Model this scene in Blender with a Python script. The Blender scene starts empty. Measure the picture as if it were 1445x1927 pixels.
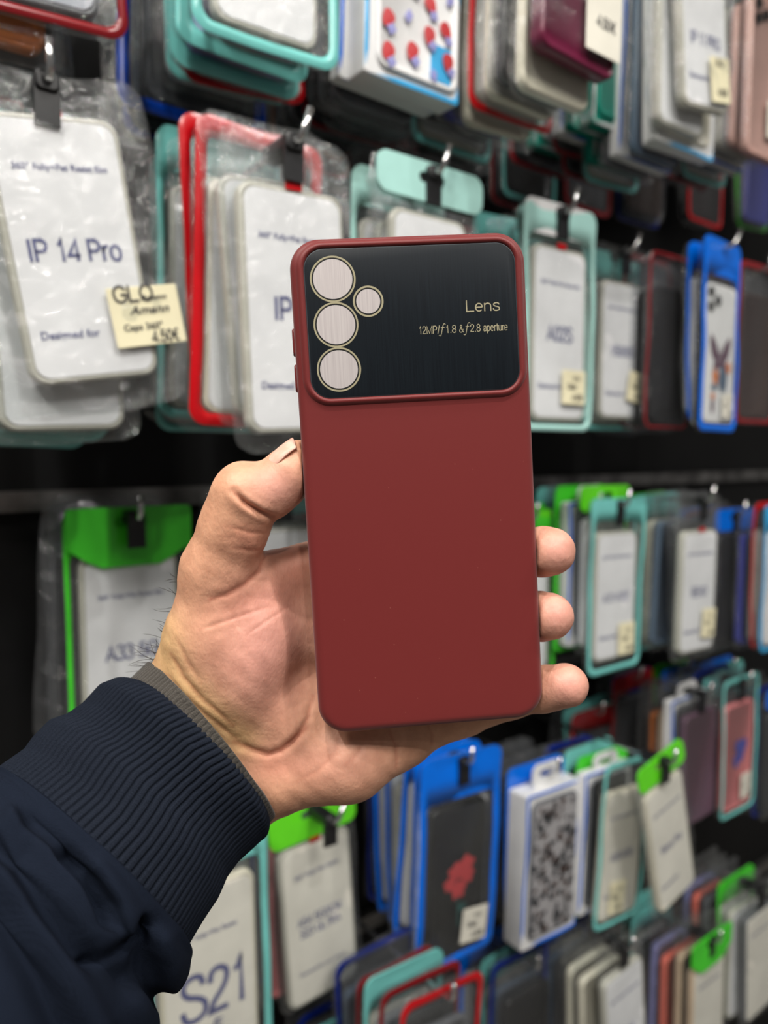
import bpy, bmesh, math, random
import numpy as np
from mathutils import Vector, Matrix, Euler

scene = bpy.context.scene
COL = scene.collection

# ------------------------------------------------------------------ camera
CAM_Z = 1.45
PITCH = math.radians(4.5)
FPX, CX, CY = 1448.0, 722.5, 963.5
cam_data = bpy.data.cameras.new('camera')
cam = bpy.data.objects.new('camera', cam_data)
COL.objects.link(cam)
cam.location = (0, 0, CAM_Z)
YAW = -math.atan2(0.6, 0.8)                                   # the display wall runs along world x; the camera looks at it at a slant
cam.rotation_euler = (math.radians(90) - PITCH, 0, YAW)
cam_data.sensor_fit = 'VERTICAL'
cam_data.sensor_height = 34.6
cam_data.lens = 26.0
cam_data.clip_start = 0.01
cam_data.clip_end = 50
cam_data.dof.use_dof = True
cam_data.dof.focus_distance = 0.264
cam_data.dof.aperture_fstop = 26.0 / 3.7
scene.camera = cam
CAMM = Matrix.Translation((0, 0, CAM_Z)) @ Euler(cam.rotation_euler).to_matrix().to_4x4()

# ------------------------------------------------------------------ world, lights, exposure
world = bpy.data.worlds.new('world')
scene.world = world
world.use_nodes = True
world.node_tree.nodes['Background'].inputs[0].default_value = (1.0, 0.96, 0.92, 1)
world.node_tree.nodes['Background'].inputs[1].default_value = 0.13
scene.view_settings.view_transform = 'Standard'
scene.view_settings.look = 'None'
scene.view_settings.gamma = 1
scene.view_settings.use_curve_mapping = False
scene.view_settings.exposure = 0.0
scene.cycles.max_bounces = 6
scene.cycles.diffuse_bounces = 3
scene.cycles.glossy_bounces = 3
scene.cycles.transmission_bounces = 4
scene.cycles.transparent_max_bounces = 24
scene.cycles.sample_clamp_indirect = 4.0
scene.cycles.caustics_reflective = False
scene.cycles.caustics_refractive = False
scene.cycles.use_denoising = True


def area(name, loc, target, sx, sy, power, color):
    l = bpy.data.lights.new(name, 'AREA')
    l.shape = 'RECTANGLE'; l.size = sx; l.size_y = sy
    l.energy = power; l.color = color
    o = bpy.data.objects.new(name, l)
    o.location = loc
    o.rotation_euler = (Vector(target) - Vector(loc)).to_track_quat('-Z', 'Y').to_euler()
    COL.objects.link(o)
    return o


RY = Matrix.Rotation(YAW, 3, 'Z')
for loc_, tgt_, sz_, pw_, col_ in (
        ((-0.30, -1.1, 2.82), (0.0, 0.4, 1.4), 0.34, 23, (1.0, 0.95, 0.88)),
        ((1.10, -0.75, 2.82), (0.4, 0.5, 1.4), 0.34, 16, (1.0, 0.96, 0.90)),
        ((-1.10, -0.1, 2.82), (-0.1, 0.5, 1.5), 0.34, 15, (1.0, 0.95, 0.86))):
    area('ceiling_panel_light', RY @ Vector(loc_), RY @ Vector(tgt_), sz_, sz_, pw_, col_)
for x_, y_ in ((-0.9, -0.6), (-0.2, -0.3), (0.5, -0.2), (1.2, 0.1), (0.3, -1.3), (1.0, -1.6)):   # unseen small spots, added to draw sparkles on the film wrinkles
    l_ = bpy.data.lights.new('added_sparkle_spot', 'SPOT')
    l_.energy = 36; l_.shadow_soft_size = 0.02; l_.spot_size = math.radians(120); l_.spot_blend = 0.6; l_.color = (1.0, 0.97, 0.93)
    o_ = bpy.data.objects.new('added_sparkle_spot', l_); COL.objects.link(o_)
    o_.location = RY @ Vector((x_, y_, 2.84))


def lin(r, g, b):
    f = lambda c: (c / 255 / 12.92) if c / 255 <= 0.04045 else ((c / 255 + 0.055) / 1.055) ** 2.4
    return (f(r), f(g), f(b), 1.0)


# ------------------------------------------------------------------ pixel and wall helpers
def campt(px, py, depth):
    """point in camera space (metres) seen at that pixel, depth metres in front of the lens"""
    return np.array([(px - CX) / FPX * depth, -(py - CY) / FPX * depth, -depth])


def ray(px, py):
    return (CAMM.to_3x3() @ Vector(campt(px, py, 1.0)))


WALL_ROT = 0.0
DV = Vector((1, 0, 0)); NV = Vector((0, -1, 0))              # along the wall; out of the wall
O_FRONT = Matrix.Rotation(YAW, 3, 'Z') @ Vector((-0.156, 0.5, 0))
W_FRONT = 0.22
WALL_O = O_FRONT - NV * W_FRONT                               # a point on the wall surface (z = 0)


def on_wall(px, py, w):
    """point w metres out of the wall on the sight line of a pixel"""
    r = ray(px, py)
    o = Vector((0, 0, CAM_Z))
    k = (NV.dot(WALL_O + NV * w - o)) / NV.dot(r)
    return o + r * k


# ------------------------------------------------------------------ materials
MATS = {}


def mat(name, color, rough=0.5, metal=0.0, spec=0.5, coat=0.0, sheen=0.0, build=None):
    if name in MATS:
        return MATS[name]
    m = bpy.data.materials.new(name)
    m.use_nodes = True
    nt = m.node_tree
    b = nt.nodes['Principled BSDF']
    b.inputs['Base Color'].default_value = color
    b.inputs['Roughness'].default_value = rough
    b.inputs['Metallic'].default_value = metal
    b.inputs['Specular IOR Level'].default_value = spec
    b.inputs['Coat Weight'].default_value = coat
    b.inputs['Sheen Weight'].default_value = sheen
    if build:
        build(nt, b)
    MATS[name] = m
    return m


def N(nt, kind, **kw):
    n = nt.nodes.new(kind)
    for k, v in kw.items():
        if k.startswith('i_'):
            n.inputs[k[2:].replace('_', ' ')].default_value = v
        else:
            setattr(n, k, v)
    return n


def bump(nt, b, height_socket, strength=0.3, dist=0.0005):
    bp = N(nt, 'ShaderNodeBump')
    bp.inputs['Strength'].default_value = strength
    bp.inputs['Distance'].default_value = dist
    nt.links.new(height_socket, bp.inputs['Height'])
    nt.links.new(bp.outputs[0], b.inputs['Normal'])
    return bp


def objcoord(nt):
    return N(nt, 'ShaderNodeTexCoord').outputs['Object']


def noise_mix(c1, c2, scale=20, strength=0.15, dist=0.0004, lo=0.35, hi=0.65):
    def build(nt, b):
        co = objcoord(nt)
        n = N(nt, 'ShaderNodeTexNoise'); n.inputs['Scale'].default_value = scale
        n.inputs['Detail'].default_value = 4
        nt.links.new(co, n.inputs['Vector'])
        r = N(nt, 'ShaderNodeValToRGB')
        r.color_ramp.elements[0].position = lo; r.color_ramp.elements[0].color = c1
        r.color_ramp.elements[1].position = hi; r.color_ramp.elements[1].color = c2
        nt.links.new(n.outputs['Fac'], r.inputs[0])
        nt.links.new(r.outputs[0], b.inputs['Base Color'])
        if strength:
            bump(nt, b, n.outputs['Fac'], strength, dist)
    return build


def film_mat(name, tint=(0.95, 0.96, 0.96, 1), haze=0.025, rough=0.075, hcol=(0.9, 0.92, 0.92, 1)):
    """thin clear plastic: mostly see-through, a little milky, with sharp gloss on its wrinkles"""
    if name in MATS:
        return MATS[name]
    m = bpy.data.materials.new(name); m.use_nodes = True
    nt = m.node_tree; nt.nodes.clear()
    out = N(nt, 'ShaderNodeOutputMaterial')
    tr = N(nt, 'ShaderNodeBsdfTransparent'); tr.inputs[0].default_value = tint
    df = N(nt, 'ShaderNodeBsdfDiffuse'); df.inputs[0].default_value = hcol
    gl = N(nt, 'ShaderNodeBsdfGlossy'); gl.inputs['Roughness'].default_value = rough
    co = objcoord(nt)
    ns = N(nt, 'ShaderNodeTexNoise'); ns.inputs['Scale'].default_value = 85; ns.inputs['Detail'].default_value = 5; ns.inputs['Distortion'].default_value = 1.2
    nt.links.new(co, ns.inputs['Vector'])
    bp = N(nt, 'ShaderNodeBump'); bp.inputs['Strength'].default_value = 0.7; bp.inputs['Distance'].default_value = 0.005
    nt.links.new(ns.outputs['Fac'], bp.inputs['Height'])
    nt.links.new(bp.outputs[0], gl.inputs['Normal'])
    lw = N(nt, 'ShaderNodeLayerWeight'); lw.inputs['Blend'].default_value = 0.5
    pw = N(nt, 'ShaderNodeMath', operation='POWER'); pw.inputs[1].default_value = 4.0
    nt.links.new(lw.outputs['Facing'], pw.inputs[0])
    fr = N(nt, 'ShaderNodeMath', operation='MULTIPLY_ADD'); fr.inputs[1].default_value = 0.35; fr.inputs[2].default_value = 0.055
    nt.links.new(pw.outputs[0], fr.inputs[0])
    m1 = N(nt, 'ShaderNodeMixShader'); m1.inputs[0].default_value = haze
    nt.links.new(tr.outputs[0], m1.inputs[1]); nt.links.new(df.outputs[0], m1.inputs[2])
    m2 = N(nt, 'ShaderNodeMixShader')
    nt.links.new(fr.outputs[0], m2.inputs[0])
    nt.links.new(m1.outputs[0], m2.inputs[1]); nt.links.new(gl.outputs[0], m2.inputs[2])
    nt.links.new(m2.outputs[0], out.inputs[0])
    MATS[name] = m
    return m


# ------------------------------------------------------------------ object helpers
def tag(o, label=None, cat=None, group=None, kind=None):
    if label: o['label'] = label
    if cat: o['category'] = cat
    if group: o['group'] = group
    if kind: o['kind'] = kind
    return o


def link(name, me, m=None, parent=None, smooth=True):
    if m is not None and len(me.materials) == 0:
        me.materials.append(m)
    o = bpy.data.objects.new(name, me)
    COL.objects.link(o)
    if m is not None and me.materials[0] != m:
        o.material_slots[0].link = 'OBJECT'; o.material_slots[0].material = m
    if parent is not None:
        o.parent = parent
    return o


def mesh_from(name, verts, faces, smooth=True):
    me = bpy.data.meshes.new(name)
    if isinstance(verts, np.ndarray):
        verts = verts.tolist()
    if isinstance(faces, np.ndarray):
        faces = faces.tolist()
    me.from_pydata(verts, [], faces)
    me.update()
    if smooth:
        me.shade_smooth()
    return me


def empty(name, loc=(0, 0, 0), rot=None, parent=None):
    o = bpy.data.objects.new(name, None)
    o.empty_display_size = 0.02
    COL.objects.link(o)
    o.location = loc
    if rot is not None:
        o.rotation_euler = rot
    if parent is not None:
        o.parent = parent
    return o


class MB:
    """collects geometry for one mesh"""
    def __init__(s):
        s.v = []; s.f = []

    def add(s, v, f):
        n = len(s.v)
        s.v += [tuple(p) for p in v]
        s.f += [tuple(i + n for i in q) for q in f]
        return s

    def box(s, c, d):
        x, y, z = c; a, b, e = d[0] / 2, d[1] / 2, d[2] / 2
        v = [(x + i * a, y + j * b, z + k * e) for i in (-1, 1) for j in (-1, 1) for k in (-1, 1)]
        return s.add(v, [(0, 1, 3, 2), (4, 6, 7, 5), (0, 4, 5, 1), (2, 3, 7, 6), (0, 2, 6, 4), (1, 5, 7, 3)])

    def tube(s, pts, r, n=8, cap=True):
        pts = [Vector(p) for p in pts]
        rs = r if isinstance(r, (list, tuple)) else [r] * len(pts)
        V = []; F = []
        up = None
        for i, p in enumerate(pts):
            t = (pts[min(i + 1, len(pts) - 1)] - pts[max(i - 1, 0)]).normalized()
            if up is None:
                up = t.orthogonal().normalized()
            up = (up - t * up.dot(t)).normalized()
            b = t.cross(up)
            for k in range(n):
                a = 2 * math.pi * k / n
                V.append(p + (up * math.cos(a) + b * math.sin(a)) * rs[i])
        for i in range(len(pts) - 1):
            for k in range(n):
                F.append((i * n + k, i * n + (k + 1) % n, (i + 1) * n + (k + 1) % n, (i + 1) * n + k))
        if cap:
            F.append(tuple(range(n))[::-1]); F.append(tuple(range((len(pts) - 1) * n, len(pts) * n)))
        return s.add(V, F)

    def mesh(s, name, smooth=True):
        return mesh_from(name, s.v, s.f, smooth)


def rr(w, h, r, n=6, cx=0.0, cz=0.0):
    """rounded rectangle loop, counter-clockwise, 4*(n+1) points"""
    r = min(r, w / 2 - 1e-5, h / 2 - 1e-5)
    pts = []
    for (sx, sz, a0) in ((1, 1, 0), (-1, 1, 90), (-1, -1, 180), (1, -1, 270)):
        for i in range(n + 1):
            a = math.radians(a0 + 90 * i / n)
            pts.append((cx + sx * (w / 2 - r) + r * math.cos(a), cz + sz * (h / 2 - r) + r * math.sin(a)))
    return pts


def stack_loops(loops, cap_start=True, cap_end=True):
    """bridge equal-length loops of 3D points"""
    n = len(loops[0]); V = [p for l in loops for p in l]; F = []
    for i in range(len(loops) - 1):
        for k in range(n):
            F.append((i * n + k, i * n + (k + 1) % n, (i + 1) * n + (k + 1) % n, (i + 1) * n + k))
    if cap_start: F.append(tuple(range(n))[::-1])
    if cap_end: F.append(tuple(range((len(loops) - 1) * n, len(loops) * n)))
    return V, F


def fix_normals(me):
    bm = bmesh.new(); bm.from_mesh(me)
    bmesh.ops.recalc_face_normals(bm, faces=bm.faces)
    bm.to_mesh(me); bm.free()
    return me


def sharpen(me, deg=35):
    try:
        me.set_sharp_from_angle(angle=math.radians(deg))
    except Exception:
        pass
    return me


TEXT_CACHE = {}


def text_geo(s, size, sx=1.0, align='CENTER', shear=0.0, off=0.0):
    """vertices and faces of a line of lettering in the x/z plane, facing -y, baseline at z = 0"""
    key = (s, round(size, 5), round(sx, 3), align, shear, off)
    if key in TEXT_CACHE:
        return TEXT_CACHE[key]
    cu = bpy.data.curves.new('txt', 'FONT')
    cu.body = s; cu.size = size; cu.align_x = align; cu.shear = shear
    cu.resolution_u = 3; cu.offset = size * off
    o = bpy.data.objects.new('txt', cu); COL.objects.link(o)
    dg = bpy.context.evaluated_depsgraph_get()
    me = bpy.data.meshes.new_from_object(o.evaluated_get(dg))
    v = [(p.co.x * sx, 0.0, p.co.y) for p in me.vertices]
    f = [tuple(p.vertices) for p in me.polygons]
    bpy.data.objects.remove(o); bpy.data.curves.remove(cu); bpy.data.meshes.remove(me)
    TEXT_CACHE[key] = (v, f)
    return v, f

# ------------------------------------------------------------------ the room
def wallp(s, w, z):
    return WALL_O + DV * s + NV * w + Vector((0, 0, z))


def wall_box(name, s0, s1, w0, w1, z0, z1, m, parent=None, bev=0.0):
    mb = MB()
    v = [tuple(wallp(s, w, z)) for s in (s0, s1) for w in (w0, w1) for z in (z0, z1)]
    mb.add(v, [(0, 1, 3, 2), (4, 6, 7, 5), (0, 4, 5, 1), (2, 3, 7, 6), (0, 2, 6, 4), (1, 5, 7, 3)])
    me = fix_normals(mb.mesh(name, False))
    return link(name, me, m, parent)


M_wall = mat('black_slat_panel', lin(9, 9, 10), 0.55, spec=0.25, build=noise_mix(lin(7, 7, 8), lin(12, 12, 12), 8, 0.1, 0.001))
M_rail = mat('brushed_rail', lin(120, 118, 116), 0.35, 0.9, build=noise_mix(lin(95, 93, 92), lin(150, 148, 146), 30, 0.05, 0.0005))
M_floor = mat('grey_floor_tile', lin(120, 116, 110), 0.4, build=noise_mix(lin(105, 101, 96), lin(135, 131, 125), 5, 0.05))
M_ceil = mat('white_ceiling', lin(215, 213, 208), 0.9, build=noise_mix(lin(205, 203, 198), lin(222, 220, 215), 5, 0.05))

tag(wall_box('wall_back', -1.5, 2.9, -0.05, 0.0, 0.0, 2.9, M_wall), kind='structure')
mb = MB(); mb.box((0.7, WALL_O.y - 2.0, -0.03), (4.4, 4.2, 0.06))
tag(link('floor', mb.mesh('floor', False), M_floor), kind='structure')
mb = MB(); mb.box((0.7, WALL_O.y - 2.0, 2.93), (4.4, 4.2, 0.06))
tag(link('ceiling', mb.mesh('ceiling', False), M_ceil), kind='structure')
ROWZ = [CAM_Z + 0.47, CAM_Z + 0.215, CAM_Z - 0.040, CAM_Z - 0.295, CAM_Z - 0.55, CAM_Z - 0.80]
for k, z in enumerate(ROWZ):
    r = wall_box('trim_%d' % (k + 1), -1.5, 2.9, 0.0, 0.012, z - 0.011, z + 0.006, M_rail)
    tag(r, kind='structure')
    for dz in (-0.062, -0.124, -0.186):
        pass

# ------------------------------------------------------------------ the red phone case held in the hand
CASE_R = Matrix(((0.99524189, -0.05691907, 0.07908091), (0.06280447, 0.99527536, -0.07404429), (-0.07449275, 0.07865861, 0.99411451)))
CASE_T = Vector((0.01265413, 0.00860695, -0.26249131))
CASE_CAM = Matrix.Translation(CASE_T) @ CASE_R.to_4x4()     # case frame: x right, y up, z towards the camera (outer face at z = 0)
CASE_W, CASE_H, CASE_TH = 0.0795, 0.1685, 0.0105


def silicone(nt, b):
    co = objcoord(nt)
    n = N(nt, 'ShaderNodeTexNoise'); n.inputs['Scale'].default_value = 2500; n.inputs['Detail'].default_value = 2
    nt.links.new(co, n.inputs['Vector'])
    n2 = N(nt, 'ShaderNodeTexVoronoi'); n2.inputs['Scale'].default_value = 160
    nt.links.new(co, n2.inputs['Vector'])
    mt = N(nt, 'ShaderNodeMath', operation='LESS_THAN'); mt.inputs[1].default_value = 0.035
    nt.links.new(n2.outputs['Distance'], mt.inputs[0])
    mx = N(nt, 'ShaderNodeMix', data_type='RGBA')
    mx.inputs['A'].default_value = lin(108, 31, 30); mx.inputs['B'].default_value = lin(168, 110, 98)
    ml = N(nt, 'ShaderNodeMath', operation='MULTIPLY'); ml.inputs[1].default_value = 0.35
    nt.links.new(mt.outputs[0], ml.inputs[0])
    nt.links.new(ml.outputs[0], mx.inputs['Factor'])
    nt.links.new(mx.outputs['Result'], b.inputs['Base Color'])
    bump(nt, b, n.outputs['Fac'], 0.08, 0.0001)


M_sil = mat('red_silicone', lin(126, 40, 38), 0.48, spec=0.35, sheen=0.15, build=silicone)


def plate_b(nt, b):
    co = objcoord(nt)
    mp = N(nt, 'ShaderNodeMapping'); mp.inputs['Scale'].default_value = (2500, 40, 1)
    nt.links.new(co, mp.inputs['Vector'])
    n = N(nt, 'ShaderNodeTexNoise'); n.inputs['Scale'].default_value = 1; n.inputs['Detail'].default_value = 3
    nt.links.new(mp.outputs[0], n.inputs['Vector'])
    r = N(nt, 'ShaderNodeValToRGB')
    r.color_ramp.elements[0].position = 0.3; r.color_ramp.elements[0].color = lin(15, 20, 26)
    r.color_ramp.elements[1].position = 0.7; r.color_ramp.elements[1].color = lin(21, 28, 34)
    nt.links.new(n.outputs['Fac'], r.inputs[0]); nt.links.new(r.outputs[0], b.inputs['Base Color'])
    bump(nt, b, n.outputs['Fac'], 0.15, 0.00004)


M_plate = mat('dark_brushed_plate', lin(25, 33, 40), 0.36, 0.0, spec=0.3, build=plate_b)


def disc_b(nt, b):
    co = objcoord(nt)
    mp = N(nt, 'ShaderNodeMapping'); mp.inputs['Scale'].default_value = (1800, 30, 1)
    nt.links.new(co, mp.inputs['Vector'])
    n = N(nt, 'ShaderNodeTexNoise'); n.inputs['Scale'].default_value = 1; n.inputs['Detail'].default_value = 3
    nt.links.new(mp.outputs[0], n.inputs['Vector'])
    r = N(nt, 'ShaderNodeValToRGB')
    r.color_ramp.elements[0].position = 0.25; r.color_ramp.elements[0].color = lin(212, 202, 202)
    r.color_ramp.elements[1].position = 0.75; r.color_ramp.elements[1].color = lin(236, 228, 226)
    nt.links.new(n.outputs['Fac'], r.inputs[0]); nt.links.new(r.outputs[0], b.inputs['Base Color'])
    bump(nt, b, n.outputs['Fac'], 0.2, 0.00004)


M_disc = mat('brushed_mirror_disc', lin(222, 214, 212), 0.35, 0.55, build=disc_b)
M_gold = mat('pale_gold_print', lin(176, 168, 138), 0.4, 0.3)
M_black = mat('black_print', lin(10, 11, 13), 0.4)
M_edge = mat('polished_plate_edge', lin(80, 84, 90), 0.45, 0.5)

case_root = empty('phone_case')
case_root.matrix_world = CAMM @ CASE_CAM
tag(case_root, 'dark red silicone phone case with black camera plate, held up in the hand', 'phone case')


def body_profile():
    n = 14
    loops = []
    def lp(inset, z, r=0.0100):
        return [(x, y, z) for x, y in rr(CASE_W - 2 * inset, CASE_H - 2 * inset, max(r - inset, 0.001), n)]
    R = 0.0032
    # outer face edge round-over, side wall, front lip, then the hollow inside
    loops.append(lp(0.012, 0.0, 0.02))
    loops.append(lp(0.0045, 0.0, 0.0112))
    loops.append(lp(0.0034, -0.00004, 0.0108))
    for i in range(1, 9):
        a = math.pi / 2 * i / 8
        loops.append(lp(R * (1 - math.sin(a)), -R * (1 - math.cos(a))))
    loops.append(lp(0.0, -0.0075))
    loops.append(lp(0.0003, -0.0092)); loops.append(lp(0.0012, -CASE_TH)); loops.append(lp(0.0024, -CASE_TH))
    loops.append(lp(0.0030, -0.0098)); loops.append(lp(0.0018, -0.0085)); loops.append(lp(0.0018, -0.004)); loops.append(lp(0.0035, -0.0020))
    return stack_loops(loops)


v, f = body_profile()
me = fix_normals(mesh_from('shell', v, f)); sharpen(me, 50)
link('shell', me, M_sil, case_root)

# raised frame around the camera plate
PX0, PX1, PZ0, PZ1 = -0.0351, 0.0357, 0.0314, 0.0803
pc = ((PX0 + PX1) / 2, (PZ0 + PZ1) / 2); pw, ph = PX1 - PX0, PZ1 - PZ0


def ploop(grow, z, r=0.0066):
    return [(x, y, z) for x, y in rr(pw + 2 * grow, ph + 2 * grow, r + grow, 12, pc[0], pc[1])]


loops = [ploop(0.0030, -0.0009), ploop(0.0026, -0.0001), ploop(0.0022, 0.0004), ploop(0.0017, 0.0009), ploop(0.0012, 0.00115), ploop(0.0007, 0.00105), ploop(0.0002, 0.0007), ploop(0.0001, 0.0001), ploop(-0.0005, -0.0006)]
v, f = stack_loops(loops, True, True)
me = fix_normals(mesh_from('camera_frame', v, f))
link('camera_frame', me, M_sil, case_root)
v, f = stack_loops([ploop(0.0001, -0.0003), ploop(0.0001, 0.00042), ploop(-0.00012, 0.00056), ploop(-0.0002, 0.00058)])
me = fix_normals(mesh_from('plate_edge', v, f)); sharpen(me)
pe = link('plate_edge', me, M_edge, case_root)
v, f = stack_loops([ploop(-0.0002, 0.0003), ploop(-0.0002, 0.00060), ploop(-0.0003, 0.00063)])
me = fix_normals(mesh_from('camera_plate', v, f)); sharpen(me)
plate = link('camera_plate', me, M_plate, case_root)
plate['label'] = 'black brushed camera plate with lens openings'


def ring_geo(r0, r1, z0, z1, cx, cy, n=64):
    loops = []
    for r, z in ((r0, z0), (r0, z1), (r1, z1), (r1, z0)):
        loops.append([(cx + r * math.cos(2 * math.pi * k / n), cy + r * math.sin(2 * math.pi * k / n), z) for k in range(n)])
    return stack_loops(loops, False, False)


def disc_geo(r, z, cx, cy, n=64):
    return stack_loops([[(cx + q * math.cos(2 * math.pi * k / n), cy + q * math.sin(2 * math.pi * k / n), zz) for k in range(n)] for q, zz in ((r, z - 0.0002), (r, z))])


for (cx, cy, rd, rb, rg) in ((-0.02575, 0.0704, 0.0065, 0.0070, 0.00755), (-0.0256, 0.0555, 0.0064, 0.0069, 0.00745), (-0.0255, 0.0408, 0.0063, 0.0068, 0.00735), (-0.01445, 0.0627, 0.0040, 0.0045, 0.0051)):
    v, f = ring_geo(rb, rg, 0.0004, 0.00070, cx, cy)
    g = link('lens_ring', sharpen(fix_normals(mesh_from('lens_ring', v, f))), M_gold, case_root)
    g['label'] = 'pale gold printed ring'
    v, f = ring_geo(rd - 0.0001, rb + 0.0001, 0.0004, 0.00067, cx, cy)
    link('lens_border', sharpen(fix_normals(mesh_from('lens_border', v, f))), M_black, g)
    v, f = disc_geo(rd, 0.00072, cx, cy)
    link('lens_disc', sharpen(fix_normals(mesh_from('lens_disc', v, f))), M_disc, g)


def spl(pts, n=6):
    """smooth curve through points"""
    P = [Vector(p) for p in pts]; out = []
    for i in range(len(P) - 1):
        a, b, c, d = P[max(i - 1, 0)], P[i], P[i + 1], P[min(i + 2, len(P) - 1)]
        for k in range(n):
            t = k / n
            out.append(0.5 * ((2 * b) + (c - a) * t + (2 * a - 5 * b + 4 * c - d) * t * t + (3 * b - a - 3 * c + d) * t ** 3))
    out.append(P[-1])
    return [tuple(p) for p in out]


def arc(cx, cy, rx, ry, a0, a1, n=18):
    return [(cx + rx * math.cos(math.radians(a0 + (a1 - a0) * k / n)), cy + ry * math.sin(math.radians(a0 + (a1 - a0) * k / n))) for k in range(n + 1)]


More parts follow.
